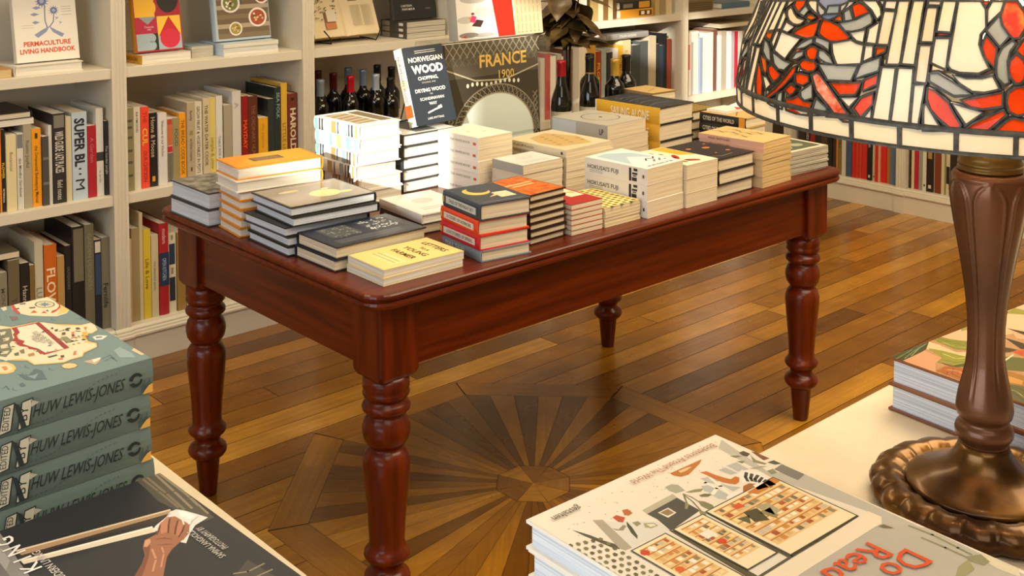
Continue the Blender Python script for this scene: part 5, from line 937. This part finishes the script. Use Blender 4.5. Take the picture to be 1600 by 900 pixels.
for k in range(4):
    for c, q in pieces:
        tmin = min(t for t, _ in q); tmax = max(t for t, _ in q); cen = (tmin + tmax) / 2
        if k and cen < -2160: continue
        emit(c, q, 90 * k)
        if cen > -1700 and tmax < MIR - 8: emit(c, q, 90 * k, True)
# rim of oblong panes, rows of bricks above the flowers
edges = [138.2, 147.3, 158.6, 169.0, 179.0, 188.93, 199.3, 209.5]; a = 209.5
while a < 138.2 + 360 - 7: a += 10.4; edges.append(a)
edges[-1] = 138.2 + 360
for a0, a1 in zip(edges, edges[1:]):
    u0, u1 = R(a0 - 360) * RU, R(a1 - 360) * RU; piece('c', [(u0 + .0017, 1.3372), (u1 - .0017, 1.3372), (u1 - .0017, 1.3531), (u0 + .0017, 1.3531)], .0018)
zr = [1.4745, 1.512, 1.551, 1.587, 1.614, 1.634]
for j, (z0, z1) in enumerate(zip(zr, zr[1:])):
    n = 36 if j < 2 else 24
    for i in range(n):
        u0, u1 = 2 * math.pi * RU * (i + .5 * (j % 2)) / n, 2 * math.pi * RU * (i + 1 + .5 * (j % 2)) / n; e = .0018 * .25 / srad(z1)
        piece('r' if (j == 1 and i % 3 == 0) else 'c', [(u0 + e, z0 + .0016), (u1 - e, z0 + .0016), (u1 - e, z1 - .0016), (u0 + e, z1 - .0016)], e * 1.1)
def hoop(z0, z1, th=.0022):
    r0, r1 = srad(z0), srad(z1); lead.lathe([(r0 + th, z0 - LZ), (r1 + th, z1 - LZ), (r1 - th, z1 - LZ), (r0 - th, z0 - LZ), (r0 + th, z0 - LZ)], LEAD, 120, cap=False)
hoop(1.3345, 1.3368); hoop(1.3535, 1.3575, .0019); hoop(1.4715, 1.4742); hoop(1.632, 1.6365)
sg = glass.build('shade_glass', lp); lead.build('lead_came', sg)
m = MB(); m.lathe([(.049, .716), (.051, .720), (.030, .730), (.012, .734), (.009, .742), (.013, .750), (.009, .760), (.0, .764)], BRZ, 40); m.lathe([(.0035, .56), (.0035, .732)], BRZ, 10)
for k in range(3): m.tube([(.003, 0, .718), (.05 * math.cos(k * 2.1), .05 * math.sin(k * 2.1), .718)], .002, BRZ, 6)
m.build('finial', lp)
# ---------------------------------------------------------------- books on the white counters
ZC = 0.9204
GF = 'books on the white counters'
ART_READER = 'b9b6a8::16,35 92,259 1,305 18,963 12,992 633,907 116,616 59,556 116,273 85,66|b5b2a4::94,618 116,616 582,620 747,628 756,855 294,1007 18,963 -1,702|dbd7cb::809,137 667,231 677,279 851,275|4a4a3e::926,115 913,142 902,167 893,202 879,232 874,252 889,260 902,237 912,196 922,154|a8a08a::830,116 801,131 851,275 880,273 887,258|494942::657,183 493,171 498,266 676,284 656,223|b7b196::652,165 484,159 492,181 657,187|e4ddc8::622,201 569,201 572,233 620,236|8d7a52::616,205 576,205 579,229 611,229|b94a28::765,140 744,138 731,162 761,176 770,166|b5653a::704,130 684,136 690,159 714,162 723,152|e6dfc8::714,162 674,158 670,176 701,194 721,180|8d8a68::738,192 715,196 719,211 744,213|a09c78::711,213 682,229 683,246 715,244 727,229|e4dcc4::708,221 687,232 689,242 711,237|8f8b6a::817,177 804,192 772,184 768,194 798,204 815,192|3f4a34::747,178 759,207 784,245 800,256 788,225 767,195|a5a48d::470,120 435,121 420,136 433,170 473,164 479,143|8d8c6a::442,176 401,182 369,195 395,202 430,188|6f6f50::420,211 396,215 376,232 405,233 424,221|7f7d58::454,229 439,243 436,269 450,287 472,276 472,252|8d8a66::494,211 495,226 526,240 530,234|8d8a60::499,262 493,282 519,303 529,289|7d7a58:1.2:456,179 451,206 457,235|7d7a58:1.2:456,179 476,198 495,218|7d7a58:1.2:460,184 473,225 499,270|b5702c::379,76 338,77 276,78 203,79 233,92 283,104 333,116 368,110 381,93|e2c48c::342,83 293,85 276,91 316,96 345,94|b4b7b0::223,153 186,155 185,200 215,194|b4b7b0::172,150 152,155 148,193 175,198|b4b7b0::149,152 121,157 129,206 149,202|b9bbb2::324,152 292,160 280,194 313,198 325,181|b4b7b0::364,182 332,194 339,215 371,227 383,206|b9bbb2::383,219 333,219 337,261 372,275 387,257|b4b7b0::297,208 282,235 261,258 305,258|efe8d6:2.5:337,139 332,177 333,219 377,231|efe8d6:2.5:292,169 310,217 331,261|bf6f2a::289,127 262,136 260,164 251,192 242,210 212,208 208,220 235,236 258,238 272,225 284,204 286,173 285,143|efe8da::186,204 145,204 127,229 130,267 149,298 183,317 205,307 200,281 205,252 231,244|3b3a34:2.2:158,215 187,229 205,248|3b3a34:2.2:151,230 180,243 192,256|3b3a34:2.2:143,246 174,255 186,265|3b3a34:2.0:144,262 173,269 185,278|3b3a34:2.0:147,278 178,283 193,290|3b3a34:2.0:151,292 180,294 196,302|a8622c::248,258 215,258 194,277 220,277 255,278 283,285 281,278|efe8da::359,267 312,262 277,272 294,286 335,283 362,277|7d7a58::101,119 74,132 69,145 96,137|7a7a56::114,152 88,169 112,172|4d4634::53,123 28,125 27,149 54,155 61,141|8a8862::34,154 51,184 41,219 55,219 73,189|a3a184::125,204 75,215 59,230 109,219|8d8a6a::88,246 58,249 70,272 97,267|7d4a2c::9,142 -1,153 1,204 30,200|4f5240::33,215 -1,219 -1,247 25,238|7b7a70::58,253 2,249 4,328 59,336|55513a::680,279 667,291 667,561 667,602 699,580 697,541|55513a::497,286 488,287 496,560 510,557|55513a:1.8:664,562 492,559 355,559 113,555|ecdfc2::56,558 55,598 94,618 116,616 468,619 582,620 661,568 366,565 120,559|8b8a66:2:34,670 27,732 36,806 40,842|8b8a66:2:71,723 67,785 67,843|d9d0b4::-10,851 -14,948 45,970 56,920 40,872|8b8a66::70,837 15,858 35,890 72,888 82,859|9a9a72::140,850 74,849 114,882 179,882 200,868|6f6a4c::118,619 93,623 87,652 114,634|5d5838::1001,161 990,161 989,171 999,177 1006,172|77714c::1000,190 989,190 988,199 998,205 1005,200|77714c::1003,215 993,215 991,224 1001,229 1009,225|5d5838::1002,242 992,242 990,251 1000,257 1007,252|77714c::1006,266 995,266 994,275 1004,281 1011,276|77714c::1004,293 994,293 993,302 1003,307 1010,303|5d5838::1008,317 998,317 996,326 1006,331 1013,326|77714c::1007,343 997,343 995,352 1005,356 1012,352|77714c::1010,366 1000,366 998,374 1008,379 1015,375|77714c::975,168 965,168 963,178 974,184 981,179|77714c::975,197 964,197 962,206 973,212 980,207|5d5838::978,222 968,222 966,231 976,236 984,232|77714c::977,249 967,249 965,258 975,264 983,259|77714c::981,273 971,273 969,282 979,288 986,283|5d5838::980,300 970,300 968,309 978,314 985,310|77714c::983,324 973,324 972,333 982,338 989,333|77714c::982,350 972,350 971,359 981,364 988,359|5d5838::986,373 976,373 974,381 984,386 991,382|77714c::950,175 939,175 938,185 948,191 956,186|5d5838::949,204 939,204 937,213 947,219 955,214|77714c::953,229 943,229 941,238 951,243 959,239|77714c::952,256 942,256 940,265 950,271 958,266|5d5838::956,280 946,281 944,290 954,295 961,290|77714c::955,307 945,307 943,316 954,321 961,317|77714c::959,331 949,331 947,340 957,345 964,340|5d5838::958,357 948,357 947,366 956,371 963,366|77714c::962,380 952,380 950,389 960,393 967,389|5d5838::924,183 914,182 912,192 923,198 930,193|77714c::924,211 913,211 912,220 922,226 929,221|77714c::928,236 917,236 916,245 926,251 933,246|5d5838::927,263 917,263 915,273 925,278 933,273|77714c::931,288 921,288 919,297 929,302 937,297|77714c::930,314 920,315 919,323 929,329 936,324|5d5838::934,338 924,338 923,347 933,352 940,347|77714c::934,364 924,364 922,373 932,378 939,373|77714c::938,387 927,387 926,396 936,401 943,396|77714c::898,190 888,190 886,199 897,205 904,200|77714c::898,218 887,218 886,227 896,233 904,228|5d5838::902,243 892,243 890,252 901,258 908,253|77714c::902,271 891,271 890,280 900,285 908,280|77714c::906,295 896,295 894,304 904,309 912,304|5d5838::906,322 895,322 894,331 904,336 911,331|77714c::910,345 899,345 898,354 908,359 915,354|77714c::909,371 899,372 898,380 908,385 915,380|5d5838::913,394 903,394 902,403 912,408 919,403'
ART_ISLAND = '5a7074::790,223 734,199 721,120 634,84 555,31 550,-1 501,-7 435,13 408,41 413,53 363,72 303,61 251,77 235,100 220,129 189,145 192,180 183,205 207,237 241,276 303,278 346,311 391,334|e9b95f::781,225 725,201 712,123 626,87 547,34 543,2 502,-4 439,15 416,40 424,51 386,68 348,78 299,66 258,79 247,98 233,128 200,143 202,177 192,202 216,234 249,272 311,274 356,309 400,331|e8d9b6::776,227 716,204 704,125 682,109 617,90 574,72 538,37 537,5 500,0 444,17 424,39 437,49 396,68 353,79 344,93 297,71 264,80 257,96 244,127 210,141 210,174 200,199 225,231 256,268 318,270 347,280 364,306 365,320 410,328|6f7460::732,239 711,207 578,238 535,261 450,278 403,309 435,321|d8cfae::700,244 690,228 658,241 656,254|d8cfae::623,258 609,240 579,252 579,267|d8cfae::549,286 542,266 499,275 506,294|d8cfae::480,302 463,282 437,296 448,311|a12a2c::712,205 704,121 326,142 322,221 397,218|eadfc4::702,193 692,135 329,158 344,211 400,213 467,223 517,226 590,218|9a2a2e::702,132 701,120 329,142 325,158|a12a2c::709,206 700,191 635,201 609,218 563,226 525,218 497,232 450,224 400,213 335,217 339,227 395,222 425,235 452,232 478,245 516,247 532,238 561,246 595,229 635,223 651,213|c97a5c::491,83 489,74 422,96 429,102|e0b04a::459,59 459,43 368,76 393,81|cf7a5a::510,38 506,27 462,46|8d8a68::469,125 458,109 378,112 380,135|cf7a5a::277,145 275,137 233,152 239,160|4a4a3c::600,114 600,107 577,112 580,119|4a4a3c::568,113 565,102 538,112 546,118|4a4a3c::545,87 543,78 508,82 516,91|4a4a3c::513,107 509,97 480,104 488,113|4a4a3c::528,59 525,49 497,50 500,63|5f6a58::419,282 424,266 385,276 390,286|7d7a58::436,261 441,245 389,258 399,266|a9884a::374,254 376,235 341,242 345,259|4a4a3c::295,220 293,192 277,193 276,219|4a4a3c::271,188 267,178 241,185 248,193|c97a5c::247,203 246,189 222,194 229,205|e8d9b6::1010,126 1009,82 996,-51 928,-50 802,-42 760,-24 726,23 718,58 755,86 811,121 874,137 931,140|efc06c::848,-8 849,-49 777,-36 764,-5 741,18 733,53 771,33|c0483c::1010,126 1009,116 924,127 867,131 859,142 930,139|c0392b::918,-49 901,-35 853,-3 813,16 776,46 774,60 801,48 809,29 847,9 911,-28|c9582c::837,109 864,89 822,89|c9582c::804,83 825,67 785,69|3a4340::990,102 987,82 967,84 975,100|3a4340::915,91 904,73 887,76 894,92|3a4340::941,128 942,115 922,119 925,128|3a4340::962,-15 967,-37 949,-34 940,-14|3a4340::821,64 829,53 800,59|5d6a5a::937,65 957,53 960,38 950,26 930,16 899,11 873,15 855,25 851,40 861,53 880,64 910,69|d8ccaa::933,61 950,51 952,38 943,28 925,19 899,15 877,18 862,27 859,40 868,51 884,61 909,65|4a6f88::937,30 908,35 882,22 893,39 871,51 902,46 927,57 916,42|6d8a98::942,43 912,38 916,22 898,35 868,37 897,42 895,57 912,45|e6e2d2::376,54 380,35 346,15 321,40 335,58|66868a::370,46 358,31 340,33 349,50|8d7a4c::166,220 182,207 177,191 154,180 127,181 109,193 112,212 135,222|e3c88c::163,218 175,207 171,193 150,183 128,183 116,193 119,210 139,219|c9a98a::147,159 147,126 142,109 109,122 85,143 123,152|f0e6cc::142,135 143,107 125,115 110,139|e9c27a::367,340 353,323 309,315 265,319 231,337 233,357 252,372|e6d4a8::348,346 336,330 301,324 271,327 251,340 252,354 270,367|c98a5a::317,347 310,335 274,339 266,351|4f6a70::201,333 166,312 208,282 171,272 79,287 99,315 130,333|7d9a9c::161,320 148,304 158,287 110,311|e0c4a0::127,16 143,-5 52,0 52,13|8fa6a6::177,55 191,31 103,25 46,34 89,68|7d6a5c::864,169 832,153 797,158 795,179|d8cfb8::1000,160 1009,142 954,150 942,165|466870:.6:124,108 139,80 91,82|466870:.6:94,111 112,86 61,85|466870:.6:631,22 623,0 580,-1|466870:.6:602,16 630,-10 601,-8|466870:.6:106,403 119,389 77,392|4f6a70::103,359 109,346 71,347 73,360'
ART_HAND = '4e4a40::1019,63 1003,-9 583,12 584,39 704,60 814,72 921,65|857a62:1.6:996,-6 832,1 692,11|857a62:1.6:993,12 839,20 689,29|756b55:1.6:997,35 845,39 702,45|857a62:1.4:940,-2 761,6 621,13|756b55:1.4:1001,47 878,48 728,51|45413a::282,51 52,38 -17,110 210,131|857a62:1.6:227,34 223,76 244,102|857a62:1.6:181,34 182,79 207,108|85817b::1049,414 1004,407 941,410 764,423 595,432 642,528|9d9993::920,443 885,430 797,436 750,457 780,480|6f6b66::849,462 808,455 693,460 680,493|3a3026::842,412 711,73 678,81 770,335 775,420|a98a66::844,412 735,70 710,73 803,408|d8c4a4::846,411 737,69 728,71 835,411|d9cbb0::778,419 677,138 636,143 747,419|f0e6d2::776,418 676,138 667,140 767,418|dad6ce::721,59 696,48 639,33 598,23 582,63 549,89 503,117 520,123 634,139 654,146 673,129 697,95 721,75|f0ede6::709,59 690,50 635,40 628,58 670,68|b9b3aa:1:627,37 612,59 581,82|b9b3aa:1:711,79 678,107 651,132|9a6448::441,266 495,228 531,208 579,196 613,179 621,148 676,118 692,91 681,77 610,71 557,89 528,118 502,153 471,177 368,225|7a4a36::441,266 495,228 529,207 577,195 574,180 511,206 449,240 416,259|b57c5c::671,121 697,92 676,93 604,123 613,139|a06a4c::679,92 681,77 651,81 581,115 603,123|b07556::651,81 626,72 591,88 557,114 579,115|9a6448::607,81 601,70 553,90 526,116 554,115|5d3828:1.1:679,92 644,108 601,125|5d3828:1.1:650,82 615,100 579,116|5d3828:1.1:605,82 578,98 554,116|5d3828:.9:663,122 643,132 616,148|c79272::613,179 609,168 588,173 570,189 579,194|c08a6a:1.2:547,185 485,198 430,226|c08a6a:1.0:536,165 499,174 433,205|7a4a36:1.0:593,158 581,143 557,132|7a4a36:.8:556,167 543,152 529,142|e8e4dc:.8:670,55 644,63 605,67|e8e4dc:.8:661,69 633,75 614,80'
ART_PAINT = 'd3ad88::681,-20 508,-40 436,-39 -57,-32 328,207 642,105 677,54|8a8c3a::551,-36 436,-39 353,-30 449,35 572,18|3d4424::1000,0 695,-22 759,-1 837,45 997,66 1009,37|5d6a38:1.6:998,29 928,19 875,10|5d6a38:1.6:975,49 898,27 829,14|6d7a48:1.4:935,49 845,19 791,10|2c3218:1.6:969,19 887,0 829,-6|2c3218:1.4:868,17 802,0 763,-4|cb9672::995,58 852,50 867,138 922,151 997,206 999,117|d0b78c::763,-4 760,38 776,137 719,188 777,228 810,161 803,94 837,45|7d8030::735,-18 695,-22 635,131 707,180 753,121 740,36|5d6424:1.8:707,-13 708,45 694,116|9a9a44:1.5:732,43 729,104 706,143|8a8a34::822,40 803,94 788,182 777,228 888,217 900,153 922,151 859,136|b5b35a:1.5:825,111 833,178 792,197|5d6424:1.5:874,159 866,201 833,214|4d5224::907,146 896,210 837,228 799,244 833,267 912,222|a5602c::986,198 923,194 899,225 866,289 992,376 990,329 988,247|6d3a1a:1.2:957,207 964,235 988,247|6d3a1a:1.2:917,226 963,253 973,294|c98a5a:1.5:943,220 924,254 938,293|d6b48e::381,-77 129,83 409,256 395,126 564,175 642,105|8a8a34::170,-46 159,101 188,119 258,11|3a3020::406,120 389,183 409,256 435,213|3a3020::505,173 503,250 523,327 563,282|c9a07a::409,134 422,204 435,272 480,211|b5502c::614,268 562,293 572,358 622,331|4a3a22::595,225 577,279 624,274 645,259|5d6030::788,236 679,280 608,380 724,451 793,355|e2d2b0::716,305 634,293 639,301 721,314|9a6a2c::887,304 789,358 779,486 854,532 893,432 971,362|c08a44::829,390 826,460 861,477 879,429|59572c::971,362 893,432 854,532 1014,631 995,514 1010,360|8a8848:1.5:931,462 927,498 950,539|34341a:1.5:948,479 954,520 977,561|34341a:1.5:903,455 896,494 916,539'

def art_str(mb, F, w, data, lay0=1, rough=.45):
    for i, it in enumerate(data.split('|')):
        c, wd, q = it.split(':'); pts = [(min(.997, max(.001, float(t.split(',')[0]) / 1000)), min(.997, max(.003, float(t.split(',')[1]) / 1000))) for t in q.split()]
        if wd: stroke(mb, F, pts, float(wd) * .0012 / w, '#' + c, lay0 + i * .08)
        else: poly(mb, F, pts, '#' + c, rough, lay=lay0 + i * .08)
def art_island(mb, F, w, h, G):
    """teal sea, cream islands with ribbons, title card"""
    rect(mb, F, .0, .003, .997, .997, '#708a8a', rough=.45); rnd = random.Random(12)
    for i in range(40):
        x, y = rnd.uniform(.04, .95), rnd.uniform(.03, .96); stroke(mb, F, [(x, y), (x + .018, y + .006), (x + .036, y)], .004, '#52747a', .5)
    art_str(mb, F, w, ART_ISLAND)
    for a0, a1, b0, b1, n in ((.42, .72, .24, .31, 34), (.34, .58, .06, .15, 34), (.84, .96, .16, .34, 26), (.34, .42, .08, .26, 16)):
        for _ in range(n):
            x, y, r = rnd.uniform(a0, a1), rnd.uniform(b0, b1), rnd.uniform(.003, .008); poly(mb, F, [(x - r, y - r * .7), (x + r * 1.3, y - r * .3), (x + r * .4, y + r * .9)], rnd.choice(['#4a4a3c', '#6d5a3c', '#2f3a3a', '#a9643c', '#8d8a5c']), lay=7.5)
    T = lambda a, b, lay=0: (a, b, F(0, 0, 9)[2] + .0004)
    for st_, x, y, c in (('TRUE SECRETS', .50, .160, .0055), ('of ISLANDS', .50, .178, .0045), ('a voyage', .50, .192, .003)): put_text(mb, T, st_, w * x, h * y, c, '#6d7068', maxw=w * .26)
def book_island(label, M, w, h, t):
    o = book(label, M, w, h, t, 'hard', '#67807f', 'white', (), art_island if 'topmost' in label else None, '#64766f', GF)
    G = lambda a, b, lay=0: (-min(.003, t * .1) - .0004 - lay * .00008, h - a, b)
    def mk():
        mb = MB(); H = h - .001
        # a counted from the head (left) to the foot (right)
        put_text(mb, lambda a, b, lay=0: G(a, b, 2), 'HUW LEWIS-JONES', h * .775, t * .34, t * .33, '#20292a', maxw=h * .262, bold=.0, shear=.25)
        for (x0, x1, s) in ((.552, .596, 'EDITED'), (.602, .640, 'BY')):
            wd = .034
            poly(mb, G, [(h * x0, t * .10), (h * (x0 + wd), t * .14), (h * (x0 + wd + .012), t * .90), (h * (x0 + .014), t * .86)], '#20292a', lay=1)
            poly(mb, G, [(h * (x0 + .003), t * .13), (h * (x0 + wd - .003), t * .17), (h * (x0 + wd + .008), t * .86), (h * (x0 + .016), t * .83)], '#cdc8b2', lay=2)
            put_text(mb, lambda a, b, lay=0: G(a, b, 4), s, h * (x0 + wd * .86), t * .50, t * (.17 if len(s) > 2 else .24), '#20292a', maxw=t * .62, rot=R(82))
        poly(mb, G, [(h * .596, t * .88), (h * .608, t * .80), (h * .628, t * .12), (h * .612, t * .12)], '#2a3536', lay=3); poly(mb, G, [(h * .640, t * .84), (h * .664, t * .72), (h * .642, t * .64)], '#b9b6a2', lay=2)
        # dashed route
        for k in range(40):
            u = k / 39; x = .63 + .26 * u; y = .12 + .76 / (1 + math.exp(-9 * (u - .55)))
            if k % 2 == 0: stroke(mb, G, [(h * x, t * y), (h * (x + .0045), t * (y + .03))], .0006, '#33474a', 1)
        # swirl emblem
        for s0 in (0, 180):
            cx, cy, r = h * .945, t * .52, t * .21
            pts = [(cx + r * math.cos(R(s0 + a)), cy + r * math.sin(R(s0 + a))) for a in range(20, 190, 17)]; inn = [(cx + r * .55 * math.cos(R(s0 + a)) + r * .12, cy + r * .55 * math.sin(R(s0 + a))) for a in range(185, 15, -17)]
            poly(mb, G, pts + inn, '#1e2829', lay=3)
        poly(mb, G, [(h * .965, t * .04), (h * .997, t * .04), (h * .997, t * .30), (h * .985, t * .26), (h * .974, t * .16)], '#e3ac4c', lay=3)
        for k in range(7): stroke(mb, G, [(h * (.962 + .005 * k), t * .10), (h * (.962 + .005 * k), t * (.30 + .08 * (k % 3)))], .0006, '#2e4144', 1)
        return mb.mesh('spine_print')
    link('spine_print', cached(('isl', h, t), mk), o)
hi, wi, ti = .355, .268, .0358
z = ZC
for i in range(4):
    k = 3 - i; dx, dr = ((0, 0), (-.0035, .6), (-.0030, -.4), (0, .2))[k]
    M = Matrix.Translation((-.8915 + dx, -.8086, z)) @ Matrix.Rotation(R(1.5 + dr), 4, 'Z') @ Matrix.Rotation(math.pi / 2, 4, 'Z')
    book_island(f'teal hardback with ribbon on its spine, {ORD[k] if k < 3 else "lowest"} in stack on left counter', M, wi, hi, ti); z += ti + .0003

def art_king(mb, F, w, h, G):
    """charcoal cover: a hand with a white cloth polishing pale rails"""
    rect(mb, F, .0, .003, .997, .997, '#222428', rough=.55); art_str(mb, F, w, ART_HAND, rough=.6)
    TG = lambda a, b, lay=0: (a, b, F(0, 0, 7)[2] + .0004)
    for s, x0, y, mw in (('PHOTOGRAPHY BY', .385, .056, .175), ('SAMINA LANGHOLZ', .345, .079, .215)): put_text(mb, TG, s, w * x0, h * y, .0062, '#b5b0a6', maxw=w * mw, bold=.012, align='l')
    put_text(mb, TG, 'MODERN LIVING', w * .56, h * .372, .0072, '#c5c0b6', maxw=w * .23, bold=.01, align='l')
    for s, xx in (('K', .712), ('I', .775), ('N', .842), ('G', .918)): put_text(mb, TG, s, w * xx, h * .395, .0155, '#eae6de', bold=.01)
Mk = Matrix.Translation((-.8898, -1.1225, ZC)) @ Matrix.Rotation(R(91.74), 4, 'Z')
book('dark book with a hand wiping rails on its cover beside the teal stack', Mk, .285, .40, .033, 'hard', '#26282d', 'white', (), art_king, None, GF, rough=.55)

def art_reader(mb, F, w, h, G):
    """shop-front illustration, a from spine, b foot to head"""
    CR = '#e8dfcc'; rect(mb, F, .0, .003, .997, .997, CR, rough=.4); rnd = random.Random(31); GY, BK, TN, OR = '#b3b2a6', '#3f4444', '#dca85e', '#b56b2a'
    TG = lambda a, b, lay=0: (a, b, F(0, 0, 14)[2] + .0003)
    for i in range(60): poly(mb, F, circ(rnd.uniform(.04, .97), rnd.uniform(.02, .15), .0035, .002, 5), rnd.choice(['#a89c7c', '#8f866b', '#c2b48f']), lay=.5)
    art_str(mb, F, w, ART_READER)
    def case(x0, y0, x1, y1, rows, cols, seed, F0=F):
        r2 = random.Random(seed); F = lambda a, b, lay=0: F0(a, b, 20 + lay); rect(mb, F, x0 - .010, y0 - .008, x1 + .010, y1 + .008, '#4d4a3a', lay=0); rect(mb, F, x0 - .004, y0 - .004, x1 + .004, y1 + .004, '#f0e0b8', lay=1); rect(mb, F, x0 + .010, y0 + .006, x1 - .010, y1 - (y1 - y0) * .16, '#e6c283', lay=2)
        for rw in range(rows):
            H_ = (y1 - y0) * .84 - .008; ya = y0 + .008 + H_ * rw / rows; yb = y0 + .008 + H_ * (rw + 1) / rows
            rect(mb, F, x0 + .012, ya, x1 - .012, ya + (yb - ya) * .16, '#b8742c', lay=3)
            for c in range(cols):
                xa = x0 + .018 + (x1 - x0 - .036) * c / cols; xb = xa + (x1 - x0 - .036) / cols * r2.uniform(.5, .92); tt = ya + (yb - ya) * r2.uniform(.5, .92)
                rect(mb, F, xa, ya + (yb - ya) * .18, xb, tt, r2.choice(['#f4e8cc', '#efe0ba', '#c98a44', '#8d8468', '#f6ecd6', '#a9542a', '#d8b070', '#6d6a58', '#f2d9a0', '#c2bda6']), lay=4)
    case(.122, .289, .486, .549, 8, 11, 1); case(.522, .292, .660, .521, 8, 5, 2); case(.712, .292, .862, .545, 8, 5, 3)
    LF = lambda a, b, lay=0: F(a, b, 26 + lay)
    for pts, c in (([(.34, .36), (.40, .35), (.42, .40), (.37, .42)], '#4b4a2e'), ([(.40, .37), (.45, .36), (.44, .40)], '#5d5a38'), ([(.28, .36), (.34, .35), (.33, .41), (.29, .41)], '#a9a27c'), ([(.30, .38), (.36, .38), (.34, .43)], '#8a8354'), ([(.12, .285), (.28, .29), (.26, .315), (.12, .31)], '#c77a2c'), ([(.36, .31), (.40, .31), (.40, .33), (.36, .335)], '#d0582e'), ([(.17, .28), (.22, .275), (.235, .30), (.19, .31)], '#efe8da'), ([(.145, .285), (.175, .28), (.18, .31), (.15, .315)], '#3d3a2e')): poly(mb, LF, pts, c)
    for x, y, c in ((.600, .405, '#cf4a24'), (.845, .315, '#c4432a'), (.83, .42, '#d8622c')): poly(mb, LF, circ(x, y, .017, .012, 9), c)
    rect(mb, LF, .575, .345, .625, .375, '#efe8d6'); poly(mb, LF, circ(.81, .315, .014, .013, 12), '#f0e8d4')
    TG = lambda a, b, lay=0: (a, b, F(0, 0, 32)[2] + .0004)
    put_text(mb, TG, 'Bookstores Around The World', w * .083, h * .038, .0085, '#a86a4c', maxw=w * .46, align='l')
    put_text(mb, TG, 'gestalten', w * .805, h * .040, .0082, '#5d563f', maxw=w * .13, bold=.008, align='l')
    put_text(mb, TG, 'Do You', w * .180, h * .726, .0255, '#d8501c', bold=.006, align='l'); put_text(mb, TG, 'Read Me?', w * .240, h * .648, .0250, '#d8501c', bold=.006, align='l')
def book_reader(label, M, w, h, t, top):
    o = book(label, M, w, h, t, 'hard', '#e6dfd0', 'cool', (), art_reader if top else None, None, GF)
    return o
z = ZC
for i in range(3):
    k = 2 - i; dx, dy, dr = ((0, 0, 0), (.002, -.003, -.5), (-.002, .001, .4))[k]
    M = Matrix.Translation((-.4842 + dx, -1.2332 + dy, z)) @ Matrix.Rotation(R(177.97 + dr), 4, 'Z')
    book_reader(['cream illustrated bookshop cover book on top of the stack at the lower right counter', 'white hardback directly under the illustrated bookshop cover', 'lowest white hardback under the illustrated bookshop cover'][k], M, .256, .335, .0263, k == 0); z += .0266

def art_paint(mb, F, w, h, G):
    rect(mb, F, .0, .003, .997, .997, '#b08a62', rough=.25); art_str(mb, F, w, ART_PAINT, rough=.28)
zt_ = ZC
for k in (1, 0):
    M = Matrix.Translation((.2082 + .003 * k, -1.2591 - .002 * k, zt_)) @ Matrix.Rotation(R(175.14 - .8 * k), 4, 'Z')
    o = book(['large book with an impressionist garden painting on its cover right of the lamp', 'second large art book under the painted garden cover right of the lamp'][k], M, .345, .30, .0335, 'hard', ['#8a5436', '#7a4a30'][k], 'cool', (), art_paint if k == 0 else None, None, GF, rough=.25); zt_ += .0338
